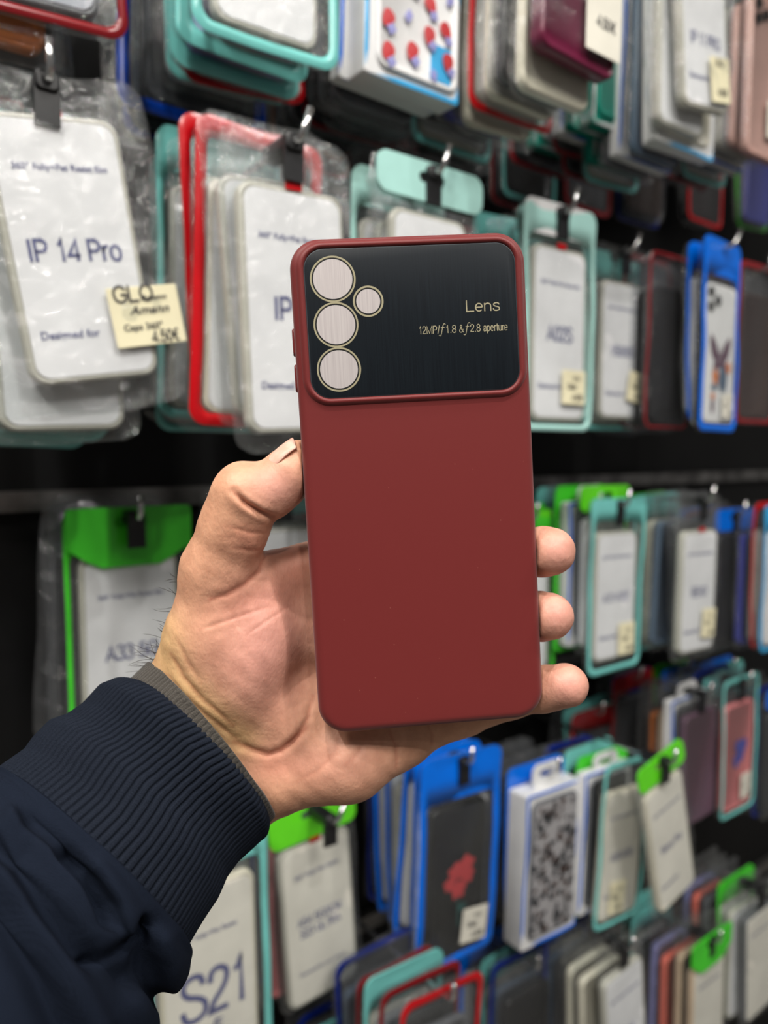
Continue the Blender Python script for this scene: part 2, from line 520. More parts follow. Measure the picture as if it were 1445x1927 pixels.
# plain grotesque letters drawn as strokes: advance width, list of strokes (cap height 1)
GLYPH = {
    ' ': (0.32, []),
    'I': (0.30, [[(0.12, 1), (0.12, 0)]]),
    '4': (0.62, [[(0.44, 0), (0.44, 0.97), (0.04, 0.27), (0.58, 0.27)]]),
    'o': (0.60, [arc(0.28, 0.365, 0.235, 0.335, 0, 360, 24)]),
    'S': (0.68, [spl([(0.57, 0.74), (0.50, 0.92), (0.32, 0.97), (0.12, 0.90), (0.08, 0.72), (0.20, 0.58), (0.44, 0.48), (0.60, 0.34), (0.58, 0.13), (0.36, 0.03), (0.12, 0.09), (0.04, 0.30)], 5)]),
    'A': (0.70, [[(0.02, 0), (0.33, 0.97), (0.64, 0)], [(0.14, 0.34), (0.52, 0.34)]]),
    '3': (0.58, [spl([(0.06, 0.78), (0.14, 0.93), (0.28, 0.96), (0.44, 0.88), (0.46, 0.70), (0.36, 0.55), (0.22, 0.53)], 4), spl([(0.22, 0.53), (0.42, 0.47), (0.50, 0.27), (0.42, 0.08), (0.25, 0.03), (0.10, 0.08), (0.04, 0.26)], 4)]),
    '5': (0.60, [[(0.48, 0.95), (0.14, 0.95), (0.08, 0.47)] + spl([(0.08, 0.47), (0.26, 0.60), (0.46, 0.52), (0.52, 0.31), (0.44, 0.10), (0.26, 0.03), (0.10, 0.08), (0.04, 0.24)], 4)]),
    'G': (0.78, [spl([(0.66, 0.72), (0.56, 0.90), (0.36, 0.97), (0.12, 0.82), (0.05, 0.50), (0.14, 0.16), (0.38, 0.03), (0.58, 0.10), (0.68, 0.24)], 5) + [(0.68, 0.46), (0.40, 0.46)]]),
    '0': (0.60, [arc(0.28, 0.49, 0.225, 0.465, 0, 360, 24)]),
    'V': (0.68, [[(0.02, 1), (0.32, 0.03), (0.62, 1)]]),
    'E': (0.62, [[(0.56, 0.96), (0.08, 0.96), (0.08, 0.04), (0.57, 0.04)], [(0.08, 0.52), (0.52, 0.52)]]),
    'U': (0.72, [[(0.08, 1), (0.08, 0.34)] + arc(0.34, 0.32, 0.26, 0.29, 180, 360, 14) + [(0.60, 1)]]),
    'T': (0.60, [[(0.28, 0.96), (0.28, 0)], [(0.02, 0.96), (0.54, 0.96)]]),
    'R': (0.70, [[(0.08, 0), (0.08, 0.96), (0.36, 0.96)] + arc(0.36, 0.73, 0.20, 0.23, 90, -90, 10) + [(0.08, 0.50)], [(0.36, 0.50), (0.60, 0)]]),
    'O': (0.80, [arc(0.37, 0.49, 0.32, 0.465, 0, 360, 28)]),
    'N': (0.74, [[(0.08, 0), (0.08, 0.97), (0.60, 0.03), (0.60, 1)]]),
    'C': (0.74, [spl([(0.66, 0.72), (0.56, 0.90), (0.36, 0.97), (0.12, 0.82), (0.05, 0.50), (0.14, 0.16), (0.38, 0.03), (0.58, 0.12), (0.68, 0.32)], 5)]),
    '\u20ac': (0.62, [spl([(0.56, 0.86), (0.42, 0.95), (0.24, 0.86), (0.15, 0.50), (0.24, 0.13), (0.42, 0.04), (0.56, 0.12)], 4), [(0.03, 0.58), (0.46, 0.58)], [(0.03, 0.42), (0.44, 0.42)]]),
    'L': (0.62, [[(0.06, 1), (0.06, 0.04), (0.56, 0.04)]]),
    'e': (0.60, [[(0.05, 0.375), (0.49, 0.375)], arc(0.27, 0.365, 0.225, 0.335, 0, 318, 26)]),
    'n': (0.60, [[(0.06, 0.72), (0.06, 0)], [(0.06, 0.42)] + arc(0.265, 0.47, 0.205, 0.215, 170, 0, 12) + [(0.47, 0)]]),
    's': (0.54, [spl([(0.44, 0.54), (0.38, 0.66), (0.24, 0.70), (0.10, 0.63), (0.08, 0.51), (0.18, 0.41), (0.34, 0.35), (0.45, 0.24), (0.42, 0.09), (0.25, 0.03), (0.09, 0.08), (0.04, 0.22)], 4)]),
    '1': (0.50, [spl([(0.09, 0.76), (0.20, 0.80), (0.28, 0.98)], 4) + [(0.28, 0)]]),
    '2': (0.58, [spl([(0.06, 0.68), (0.10, 0.88), (0.27, 0.96), (0.46, 0.87), (0.48, 0.68), (0.36, 0.47), (0.14, 0.25), (0.05, 0.05)], 4) + [(0.50, 0.05)]]),
    'M': (0.86, [[(0.07, 0), (0.07, 0.98), (0.40, 0.06), (0.73, 0.98), (0.73, 0)]]),
    'P': (0.66, [[(0.07, 0), (0.07, 0.96), (0.34, 0.96)] + arc(0.34, 0.71, 0.22, 0.25, 90, -90, 12) + [(0.07, 0.46)]]),
    '/': (0.34, [[(0.02, -0.03), (0.28, 1.02)]]),
    '.': (0.26, [[(0.12, 0.0), (0.12, 0.12)]]),
    '8': (0.58, [arc(0.27, 0.74, 0.185, 0.215, 0, 360, 20), arc(0.27, 0.27, 0.225, 0.235, 0, 360, 22)]),
    '&': (0.70, [spl([(0.62, 0.03), (0.44, 0.26), (0.22, 0.62), (0.17, 0.80), (0.28, 0.95), (0.40, 0.84), (0.36, 0.66), (0.16, 0.46), (0.06, 0.26), (0.12, 0.08), (0.28, 0.02), (0.46, 0.14), (0.56, 0.42)], 4)]),
    'a': (0.57, [spl([(0.06, 0.50), (0.12, 0.66), (0.26, 0.70), (0.41, 0.64), (0.43, 0.50)], 4) + [(0.43, 0.10), (0.50, 0.02)], spl([(0.43, 0.42), (0.20, 0.37), (0.06, 0.26), (0.08, 0.08), (0.22, 0.03), (0.38, 0.12), (0.43, 0.26)], 4)]),
    'p': (0.60, [[(0.07, 0.72), (0.07, -0.26)], arc(0.27, 0.365, 0.21, 0.335, 0, 360, 24)]),
    'r': (0.38, [[(0.07, 0.72), (0.07, 0)], spl([(0.07, 0.42), (0.13, 0.60), (0.22, 0.68), (0.34, 0.68)], 4)]),
    't': (0.34, [[(0.14, 0.92), (0.14, 0.14)] + spl([(0.14, 0.12), (0.18, 0.04), (0.30, 0.03)], 4), [(0.01, 0.68), (0.29, 0.68)]]),
    'u': (0.60, [[(0.06, 0.72), (0.06, 0.26)] + arc(0.255, 0.25, 0.195, 0.22, 180, 340, 12), [(0.47, 0.72), (0.47, 0)]]),
    'F': (0.62, [spl([(0.70, 0.98), (0.62, 1.10), (0.50, 1.06), (0.42, 0.84), (0.30, 0.30), (0.20, -0.16), (0.08, -0.30), (-0.04, -0.22)], 5), [(0.20, 0.66), (0.58, 0.66)]]),
}


def stroke_text(mb, s, x0, x1, y, cap, wt=0.092):
    """stroke lettering scaled to run from x0 to x1"""
    adv = sum(GLYPH[c][0] for c in s); k = (x1 - x0) / adv
    x = x0
    for ci, c in enumerate(s):
        w, strokes = GLYPH[c]
        for si, st in enumerate(strokes):
            P = [(x + p[0] * k, y + p[1] * cap) for p in st]
            hw = wt * cap / 2
            V = []
            for i, p in enumerate(P):
                a = Vector(P[max(i - 1, 0)]); b = Vector(P[min(i + 1, len(P) - 1)]); q = Vector(p)
                d1 = (q - a).normalized() if i > 0 else (b - q).normalized()
                d2 = (b - q).normalized() if i < len(P) - 1 else d1
                t = (d1 + d2).normalized() if (d1 + d2).length > 1e-6 else d1
                n = Vector((-t.y, t.x)); m = min(1 / max(n.dot(Vector((-d1.y, d1.x))), 0.4), 2.0)
                z = 0.00068 + si * 0.000004
                V.append((q.x + n.x * hw * m, q.y + n.y * hw * m, z)); V.append((q.x - n.x * hw * m, q.y - n.y * hw * m, z))
            mb.add(V, [(2 * i, 2 * i + 1, 2 * i + 3, 2 * i + 2) for i in range(len(P) - 1)])
        x += w * k


mb = MB()
stroke_text(mb, 'Lens', 0.0182, 0.0301, 0.0578, 0.0038, 0.10)
H_ = 0.0026
stroke_text(mb, '12MP/', 0.0019, 0.0091, 0.0511, H_)
stroke_text(mb, 'F', 0.0088, 0.0108, 0.0511, H_ * 1.1, 0.08)
stroke_text(mb, '1.8', 0.0110, 0.0148, 0.0511, H_)
stroke_text(mb, '&', 0.0156, 0.0173, 0.0511, H_)
stroke_text(mb, 'F', 0.0172, 0.0192, 0.0511, H_ * 1.1, 0.08)
stroke_text(mb, '2.8', 0.0194, 0.0230, 0.0511, H_)
stroke_text(mb, 'aperture', 0.0239, 0.0323, 0.0511, H_)
link('lettering', mb.mesh('lettering', False), M_gold, plate)

# side buttons and the step below them
for nm, y0, y1 in (('volume_button', 0.0464, 0.0557), ('power_button', 0.0344, 0.0437)):
    n = 6
    loops = []
    for ins, dx in ((0.0, 0.0), (0.0, 0.0007), (0.0004, 0.0011)):
        loops.append([(-CASE_W / 2 + 0.0004 - dx, (y0 + y1) / 2 + q, -0.0055 + p) for p, q in rr(0.0045 - 2 * ins, (y1 - y0) - 2 * ins, 0.0016, n)])
    v, f = stack_loops(loops)
    link(nm, fix_normals(mesh_from(nm, v, f)), M_sil, case_root)

# ------------------------------------------------------------------ the hand (solid grown from tapered limbs, one surface)
def smin(a, b, k):
    h = np.maximum(k - np.abs(a - b), 0) / k
    return np.minimum(a, b) - h * h * k * 0.25


def snoise(a, b, seed=0):
    """cheap smooth pseudo-noise on arrays"""
    rs = np.random.RandomState(seed)
    o = 0
    for k in range(6):
        p = rs.uniform(-1, 1, 2) * (1 + k * 0.7); ph = rs.uniform(0, 6.28)
        o = o + np.sin(a * p[0] + b * p[1] + ph) / (1 + 0.4 * k)
    return o / 3.0


HS = 1.15                                                       # grid step in mm


def mmp(px, py, d):
    return np.array([(px - CX) / FPX * d, -(py - CY) / FPX * d, -d])


def capsule(P, a, b, r0, r1):
    a = mmp(*a); b = mmp(*b)
    pa = P - a; ba = b - a
    t = np.clip((pa @ ba) / (ba @ ba), 0, 1)
    return np.sqrt(((pa - t[:, None] * ba) ** 2).sum(1)) - (r0 + (r1 - r0) * t)


def ellipsoid(P, c, rx, ry, rz, ang=0.0):
    q = P - mmp(*c)
    ca, sa = math.cos(ang), math.sin(ang)
    x = q[:, 0] * ca + q[:, 1] * sa; y = -q[:, 0] * sa + q[:, 1] * ca
    k0 = np.sqrt((x / rx) ** 2 + (y / ry) ** 2 + (q[:, 2] / rz) ** 2)
    k1 = np.sqrt((x / rx ** 2) ** 2 + (y / ry ** 2) ** 2 + (q[:, 2] / rz ** 2) ** 2) + 1e-9
    return k0 * (k0 - 1) / k1


def chain(P, pts, k=2.0):
    d = None
    for (a, b) in zip(pts[:-1], pts[1:]):
        c = capsule(P, a[:3], b[:3], a[3], b[3])
        d = c if d is None else smin(d, c, k)
    return d


def hand_sdf(P):
    # palm, heel and wrist
    palm = [
        capsule(P, (385, 1215, 283), (350, 1330, 291), 15.5, 16.5),            # thumb metacarpal to wrist
        capsule(P, (350, 1330, 291), (215, 1440, 291), 17.0, 20.0),            # radial side of the forearm
        capsule(P, (500, 1465, 297), (330, 1610, 296), 13.5, 18.0),             # ulnar side of the forearm
        capsule(P, (535, 1452, 294), (655, 1425, 292), 14.5, 14.5),             # heel of the hand, little-finger side
        capsule(P, (655, 1425, 292), (748, 1388, 296), 14.5, 10.5),
        ellipsoid(P, (462, 1225, 284), 19, 30, 18, math.radians(-12)),        # ball of the thumb
        capsule(P, (560, 1180, 297), (700, 1240, 302), 15, 13),
        capsule(P, (560, 1340, 296), (740, 1320, 303), 16, 12),
        capsule(P, (500, 1330, 295), (420, 1430, 296), 17, 18),
        capsule(P, (452, 1095, 283), (655, 1046, 297), 8.5, 9.5),                # web to the base of the forefinger
        capsule(P, (600, 1120, 298), (735, 1165, 302), 12, 12),
        capsule(P, (735, 1165, 302), (748, 1388, 300), 11.5, 10.5),
    ]
    d = palm[0]
    for q in palm[1:]:
        d = smin(d, q, 9.0)
    thumb = chain(P, [(398, 1170, 280, 14.0), (408, 1075, 276, 12.6), (442, 985, 271, 11.8), (462, 934, 268, 11.4), (511, 924, 268, 8.9), (546, 892, 269, 8.8), (563, 873, 270.5, 8.5)], 4.0)
    d = smin(d, thumb, 7.0)
    fingers = [
        # forefinger lies hidden against the back of the case
        [(690, 1070, 300, 10.5), (760, 950, 296, 9.2), (830, 880, 292.5, 8.4), (885, 850, 290, 7.6)],
        [(740, 1165, 303, 10.5), (870, 1095, 309, 9.4), (975, 1050, 298, 8.8), (1020, 1038, 280, 8.6), (1039, 1038, 273.5, 8.5)],
        [(755, 1262, 303, 10.5), (880, 1205, 312, 9.4), (970, 1170, 302, 8.8), (1015, 1160, 284, 8.6), (1034, 1160, 276, 8.5)],
        [(748, 1385, 298, 9.8), (870, 1345, 302, 8.2), (965, 1310, 296, 8.0), (1024, 1298, 285, 8.1), (1064, 1290, 279, 8.1)],
    ]
    for fg in fingers:
        d = smin(d, chain(P, fg, 3.0), 5.0)
    return d


def case_sdf(P):
    """solid block of the case in the same millimetre frame, rounded corners, used so that the flesh stops at its sides"""
    R = np.array(CASE_R); T = np.array(CASE_T) * 1000
    q = (P - T) @ R
    hx, hy = CASE_W * 500, CASE_H * 500
    r = 10.0
    ax = np.abs(q[:, 0]) - hx + r; ay = np.abs(q[:, 1]) - hy + r
    d2 = np.sqrt(np.maximum(ax, 0) ** 2 + np.maximum(ay, 0) ** 2) + np.minimum(np.maximum(ax, ay), 0) - r
    dz = np.abs(q[:, 2] + CASE_TH * 500) - CASE_TH * 500
    return np.maximum(d2, dz)


def surface_nets(F, org, h):
    nx, ny, nz = F.shape
    S = F < 0
    c = [S[i:nx - 1 + i, j:ny - 1 + j, k:nz - 1 + k] for i in (0, 1) for j in (0, 1) for k in (0, 1)]
    cnt = sum(x.astype(np.int8) for x in c)
    act = (cnt > 0) & (cnt < 8)
    idx = np.full(act.shape, -1, np.int64)
    I, J, K = np.nonzero(act)
    idx[I, J, K] = np.arange(len(I))
    acc = np.zeros((len(I), 3)); w = np.zeros(len(I))
    corners = [(i, j, k) for i in (0, 1) for j in (0, 1) for k in (0, 1)]
    for a in corners:
        for ax in range(3):
            if a[ax] == 1: continue
            b = list(a); b[ax] = 1
            fa = F[I + a[0], J + a[1], K + a[2]]; fb = F[I + b[0], J + b[1], K + b[2]]
            m = (fa < 0) != (fb < 0)
            t = np.where(m, fa / np.where(fa - fb == 0, 1, fa - fb), 0)
            p = np.array(a, float)[None, :].repeat(len(I), 0); p[:, ax] += t
            acc[m] += p[m]; w[m] += 1
    V = acc / w[:, None] + np.stack([I, J, K], 1)
    V = V * h + org
    faces = []
    for ax in range(3):
        sl0 = [slice(1, -1)] * 3; sl1 = [slice(1, -1)] * 3
        sl0[ax] = slice(0, -1); sl1[ax] = slice(1, None)
        a = S[tuple(sl0)]; b = S[tuple(sl1)]
        for sign in (0, 1):
            m = (a & ~b) if sign == 0 else (~a & b)
            g = np.stack(np.nonzero(m), 1)
            off = np.array([1, 1, 1]); off[ax] = 0
            g = g + off
            u, v = [q for q in range(3) if q != ax]
            e = np.zeros((3, 3), int); e[0, u] = 1; e[1, v] = 1
            q0 = g - e[0] - e[1]; q1 = g - e[1]; q2 = g; q3 = g - e[0]
            ids = [idx[q[:, 0], q[:, 1], q[:, 2]] for q in (q0, q1, q2, q3)]
            fl = (sign == 0) ^ (ax == 1)
            faces.append(np.stack(ids if fl else ids[::-1], 1))
    return V, np.concatenate(faces)


def project(V):
    d = -V[:, 2]
    return V[:, 0] / d * FPX + CX, -V[:, 1] / d * FPX + CY


def seg_dist(x, y, pts):
    best = np.full(len(x), 1e9)
    for (x0, y0), (x1, y1) in zip(pts[:-1], pts[1:]):
        dx, dy = x1 - x0, y1 - y0
        t = np.clip(((x - x0) * dx + (y - y0) * dy) / (dx * dx + dy * dy), 0, 1)
        best = np.minimum(best, np.hypot(x - x0 - t * dx, y - y0 - t * dy))
    return best


# palm lines and folds: (polyline in the photo's frame, depth mm, half width in mm)
CREASES = [
    ([(440, 925), (462, 948), (490, 965), (516, 975)], 3.0, 0.95),              # fold under the thumb pad
    ([(436, 1030), (470, 1036), (500, 1034)], 0.45, 0.7),
    ([(430, 990), (470, 1003), (510, 1003)], 0.35, 0.7),
    ([(497, 1046), (488, 1075), (462, 1100), (425, 1120), (395, 1128)], 0.9, 1.2),
    ([(375, 1185), (420, 1170), (465, 1155), (510, 1140)], 0.35, 0.7),
    ([(462, 1195), (500, 1170), (545, 1140)], 0.3, 0.7),
    ([(315, 1185), (330, 1240), (372, 1300), (420, 1345), (462, 1390), (520, 1418), (556, 1402), (585, 1362), (600, 1330)], 0.0, 1.4),
    ([(322, 1230), (345, 1275), (385, 1320), (440, 1365)], 0.75, 1.0),          # wrist folds
    ([(312, 1268), (345, 1310), (395, 1352), (448, 1392)], 0.65, 0.9),
    ([(335, 1205), (352, 1245), (380, 1285)], 0.4, 0.9),
    ([(440, 1396), (475, 1412), (505, 1421), (528, 1413), (552, 1396), (575, 1370)], 1.3, 1.2),
    ([(528, 1413), (560, 1385), (580, 1350), (588, 1310)], 0.7, 1.1),
    ([(733, 1378), (743, 1400), (747, 1428), (745, 1445)], 0.8, 0.8),            # fold at the little finger's base
    ([(805, 1366), (812, 1380), (812, 1400)], 0.6, 0.8),
    ([(640, 1385), (628, 1420), (598, 1450), (560, 1470)], 0.35, 1.2),
    ([(690, 1385), (676, 1415), (650, 1440)], 0.35, 1.2),
    ([(562, 1530), (566, 1520), (572, 1505)], 0.4, 0.9),
]
PADS = [((460, 1210), 85, 0.0), ((505, 930), 45, 0.0)]


def build_hand():
    lo = np.array([-110.0, -135.0, -330.0]); hi = np.array([84.0, 35.0, -245.0])
    n = ((hi - lo) / HS).astype(int)
    gx, gy, gz = [lo[i] + HS * np.arange(n[i]) for i in range(3)]
    F = np.empty(tuple(n), np.float64)
    YY, ZZ = np.meshgrid(gy, gz, indexing='ij')
    B = 12
    for i in range(0, n[0], B):
        xs = gx[i:i + B]
        P = np.stack([np.repeat(xs, YY.size), np.tile(YY.ravel(), len(xs)), np.tile(ZZ.ravel(), len(xs))], 1)
        d = hand_sdf(P)
        d = np.maximum(d, -(case_sdf(P) - 0.15))
        F[i:i + B] = d.reshape(len(xs), *YY.shape)
    V, Q = surface_nets(F, lo, HS)
    me = mesh_from('person', V / 1000.0, Q)
    fix_normals(me)
    o = bpy.data.objects.new('tmp', me); COL.objects.link(o)
    ms = o.modifiers.new('s', 'SMOOTH'); ms.factor = 0.5; ms.iterations = 4
    sd = o.modifiers.new('d', 'SUBSURF'); sd.levels = 1; sd.render_levels = 1
    dg = bpy.context.evaluated_depsgraph_get()
    me2 = bpy.data.meshes.new_from_object(o.evaluated_get(dg))
    bpy.data.objects.remove(o)
    nV = len(me2.vertices)
    co = np.empty(nV * 3); me2.vertices.foreach_get('co', co); co = co.reshape(-1, 3) * 1000
    no = np.empty(nV * 3); me2.vertices.foreach_get('normal', no); no = no.reshape(-1, 3)
    x, y = project(co)
    front = np.clip((no[:, 2] + 0.25) * 1.5, 0, 1)
    disp = 0.35 * snoise(co[:, 0] * 0.22, co[:, 1] * 0.22, 2) + 0.10 * snoise(co[:, 0] * 0.5, co[:, 1] * 0.5, 6)
    for pts, a, w in CREASES:
        if a == 0: continue
        dd = seg_dist(x, y, pts) / 5.2
        # taper at both ends
        e0 = np.hypot(x - pts[0][0], y - pts[0][1]) / 5.2; e1 = np.hypot(x - pts[-1][0], y - pts[-1][1]) / 5.2
        tp = np.clip(np.minimum(e0, e1) / 5.0, 0.0, 1) ** 0.8
        disp -= 0.62 * a * tp * np.exp(-(dd / w) ** 2) * front
        disp += 0.12 * a * tp * np.exp(-((dd - 2.4 * w) / (1.4 * w)) ** 2) * front
    co = co + no * disp[:, None]
    # skin colour zones: pink palm and pads, yellow wrist, tanned back of the thumb
    def blob(cx, cy, rx, ry, ang=0):
        ca, sa = math.cos(ang), math.sin(ang)
        u = ((x - cx) * ca + (y - cy) * sa) / rx; v = (-(x - cx) * sa + (y - cy) * ca) / ry
        return np.exp(-(u * u + v * v))
    tan = np.array(lin(214, 162, 130)[:3]); pink = np.array(lin(212, 154, 140)[:3]); yel = np.array(lin(224, 186, 134)[:3]); red = np.array(lin(204, 130, 112)[:3])
    c = np.tile(tan, (nV, 1))
    def mixin(col, wgt):
        nonlocal c
        wgt = np.clip(wgt, 0, 1)[:, None]
        c = c * (1 - wgt) + col * wgt
    mixin(pink, 0.95 * blob(500, 1210, 110, 170, 0.2))
    mixin(pink, 0.8 * blob(525, 920, 60, 50))
    mixin(yel, 0.9 * np.exp(-(seg_dist(x, y, [(300, 1180), (320, 1270), (385, 1340), (450, 1390)]) / 38) ** 2))
    mixin(pink, 0.5 * blob(640, 1440, 120, 60))
    for q in ((1055, 1035), (1055, 1155), (1075, 1290)):
        mixin(pink, 0.9 * blob(q[0], q[1], 60, 60))
    mixin(red, 0.5 * blob(560, 1060, 45, 60)); mixin(red, 0.4 * blob(470, 1015, 40, 30))
    mixin(red, 0.35 * blob(520, 1440, 60, 30)); mixin(red, 0.3 * blob(475, 1130, 80, 30, -0.3))
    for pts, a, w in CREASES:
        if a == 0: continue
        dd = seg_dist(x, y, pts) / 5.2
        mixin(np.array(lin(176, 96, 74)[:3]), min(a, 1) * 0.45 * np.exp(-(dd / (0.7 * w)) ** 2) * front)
    at = me2.color_attributes.new('skin', 'FLOAT_COLOR', 'POINT')
    at.data.foreach_set('color', np.concatenate([c, np.ones((nV, 1))], 1).ravel().astype(np.float32))
    me2.vertices.foreach_set('co', (co / 1000).ravel())
    me2.update(); me2.shade_smooth(); me2.materials.clear()
    return me2


def skin_b(nt, b):
    at = N(nt, 'ShaderNodeVertexColor'); at.layer_name = 'skin'
    co = objcoord(nt)
    n = N(nt, 'ShaderNodeTexNoise'); n.inputs['Scale'].default_value = 160; n.inputs['Detail'].default_value = 5
    nt.links.new(co, n.inputs['Vector'])
    r = N(nt, 'ShaderNodeValToRGB')
    r.color_ramp.elements[0].position = 0.3; r.color_ramp.elements[0].color = (0.86, 0.80, 0.78, 1)
    r.color_ramp.elements[1].position = 0.7; r.color_ramp.elements[1].color = (1.08, 1.06, 1.05, 1)
    nt.links.new(n.outputs['Fac'], r.inputs[0])
    mx = N(nt, 'ShaderNodeMix', data_type='RGBA', blend_type='MULTIPLY'); mx.inputs['Factor'].default_value = 1.0
    nt.links.new(at.outputs[0], mx.inputs['A']); nt.links.new(r.outputs[0], mx.inputs['B'])
    nt.links.new(mx.outputs['Result'], b.inputs['Base Color'])
    # fine skin lines
    vo = N(nt, 'ShaderNodeTexVoronoi', feature='DISTANCE_TO_EDGE'); vo.inputs['Scale'].default_value = 900
    mp = N(nt, 'ShaderNodeMapping'); mp.inputs['Rotation'].default_value = (0, 0, 0.5); mp.inputs['Scale'].default_value = (1.0, 0.45, 1.0)
    nt.links.new(co, mp.inputs['Vector']); nt.links.new(mp.outputs[0], vo.inputs['Vector'])
    n3 = N(nt, 'ShaderNodeTexNoise'); n3.inputs['Scale'].default_value = 420; n3.inputs['Detail'].default_value = 4
    nt.links.new(co, n3.inputs['Vector'])
    ad = N(nt, 'ShaderNodeMath', operation='MULTIPLY_ADD'); ad.inputs[1].default_value = 0.5
    nt.links.new(vo.outputs['Distance'], ad.inputs[0]); nt.links.new(n3.outputs['Fac'], ad.inputs[2])
    bump(nt, b, ad.outputs[0], 0.30, 0.0006)
    b.inputs['Subsurface Weight'].default_value = 0.12
    b.inputs['Subsurface Radius'].default_value = (1.0, 0.35, 0.2)
    b.inputs['Subsurface Scale'].default_value = 0.004


M_skin = mat('skin', lin(222, 168, 132), 0.5, spec=0.38, build=skin_b)
hand_me = build_hand()
person = link('person', hand_me, M_skin)
person.matrix_world = CAMM
tag(person, 'person reaching in with one arm in a navy sleeve, hand gripping the red phone case', 'person')


def on_skin(nm, me, m, label=None):
    o = link(nm, me, m, person)
    if label: o['label'] = label
    return o


# thumbnail, seen nearly edge-on on the upper side of the thumb tip
def cpt(px, py, d):
    return Vector(campt(px, py, d / 1000.0))


M_nail = mat('fingernail', lin(226, 176, 156), 0.42, spec=0.4, build=noise_mix(lin(220, 166, 146), lin(230, 182, 164), 300, 0.03, 0.0001))


def nail(base, tip, normal, half_w, name='fingernail'):
    b, t = Vector(base), Vector(tip)
    ax = (t - b); L = ax.length; ax.normalize()
    n = Vector(normal); n = (n - ax * n.dot(ax)).normalized(); s = ax.cross(n)
    V = []; F = []
    nu, nv = 9, 10
    for i in range(nu):
        u = i / (nu - 1)
        for j in range(nv):
            q = -1 + 2 * j / (nv - 1)
            ww = half_w * (1 - 0.35 * max(0, abs(u - 0.5) * 2 - 0.55) ** 1.0)
            end = 0.12 * q * q * (1 if u < 0.5 else -1) * L * abs(u - 0.5) * 2
            p = b + ax * (u * L + end) + s * (q * ww) + n * (-half_w * 0.38 * q * q - 0.0006 * (2 * u - 1) ** 2)
            V.append(p)
    m0 = len(V)
    V += [p - n * 0.0006 for p in V]
    for i in range(nu - 1):
        for j in range(nv - 1):
            a = i * nv + j
            F.append((a, a + 1, a + nv + 1, a + nv)); F.append((m0 + a, m0 + a + nv, m0 + a + nv + 1, m0 + a + 1))
    rim = [j for j in range(nv)] + [i * nv + nv - 1 for i in range(1, nu)] + [(nu - 1) * nv + j for j in range(nv - 2, -1, -1)] + [i * nv for i in range(nu - 2, 0, -1)]
    for a, c in zip(rim, rim[1:] + rim[:1]):
        F.append((a, m0 + a, m0 + c, c))
    me = fix_normals(mesh_from(name, V, F))
    return on_skin(name, me, M_nail)


nail(cpt(496, 867, 264.0), cpt(548, 821, 265.0), (-0.62, 0.70, 0.34), 0.0058, 'thumbnail')

# hairs on the outer wrist
random.seed(5)
mb = MB()
OUTL = [(345, 1030), (330, 1090), (322, 1160), (312, 1210), (299, 1245), (300, 1262)]
for i in range(50):
    t = random.random() ** 0.6 * (len(OUTL) - 1)
    k = min(int(t), len(OUTL) - 2); fr = t - k
    x0 = OUTL[k][0] * (1 - fr) + OUTL[k + 1][0] * fr + 5; y0 = OUTL[k][1] * (1 - fr) + OUTL[k + 1][1] * fr
    dp = 284 + random.uniform(-2, 8)
    L = random.uniform(24, 78) * (0.35 + 0.65 * t / (len(OUTL) - 1))
    a = math.radians(random.uniform(110, 215)); bend = random.uniform(-1.0, 1.0)
    pts = []
    px_, py_ = x0, y0
    for s in range(7):
        pts.append(cpt(px_, py_, dp + s * random.uniform(-0.4, 0.6)))
        a2 = a + bend * s / 6
        px_ += math.cos(a2) * L / 6; py_ -= math.sin(a2) * L / 6 * random.choice((1, 1, 1, 0.6))
    mb.tube(pts, [0.0001] * 5 + [0.00007, 0.00003], 4)
M_hair = mat('dark_hair', lin(38, 30, 26), 0.5)
h = on_skin('arm_hair', mb.mesh('arm_hair'), M_hair); h['kind'] = 'stuff'


# ------------------------------------------------------------------ sleeve
def interp(tbl, t):
    for (t0, *a), (t1, *b) in zip(tbl[:-1], tbl[1:]):
        if t <= t1:
            q = (t - t0) / (t1 - t0); q = max(q, 0)
            return [u + (w - u) * q for u, w in zip(a, b)]
    return list(tbl[-1][1:])


def smooth_tbl(tbl, n=200, it=6):
    T = np.linspace(tbl[0][0], tbl[-1][0], n)
    A = np.array([interp(tbl, t) for t in T])
    for _ in range(it):
        A[1:-1] = (A[:-2] + 2 * A[1:-1] + A[2:]) / 4
    return [(t, *r) for t, r in zip(T, A)]


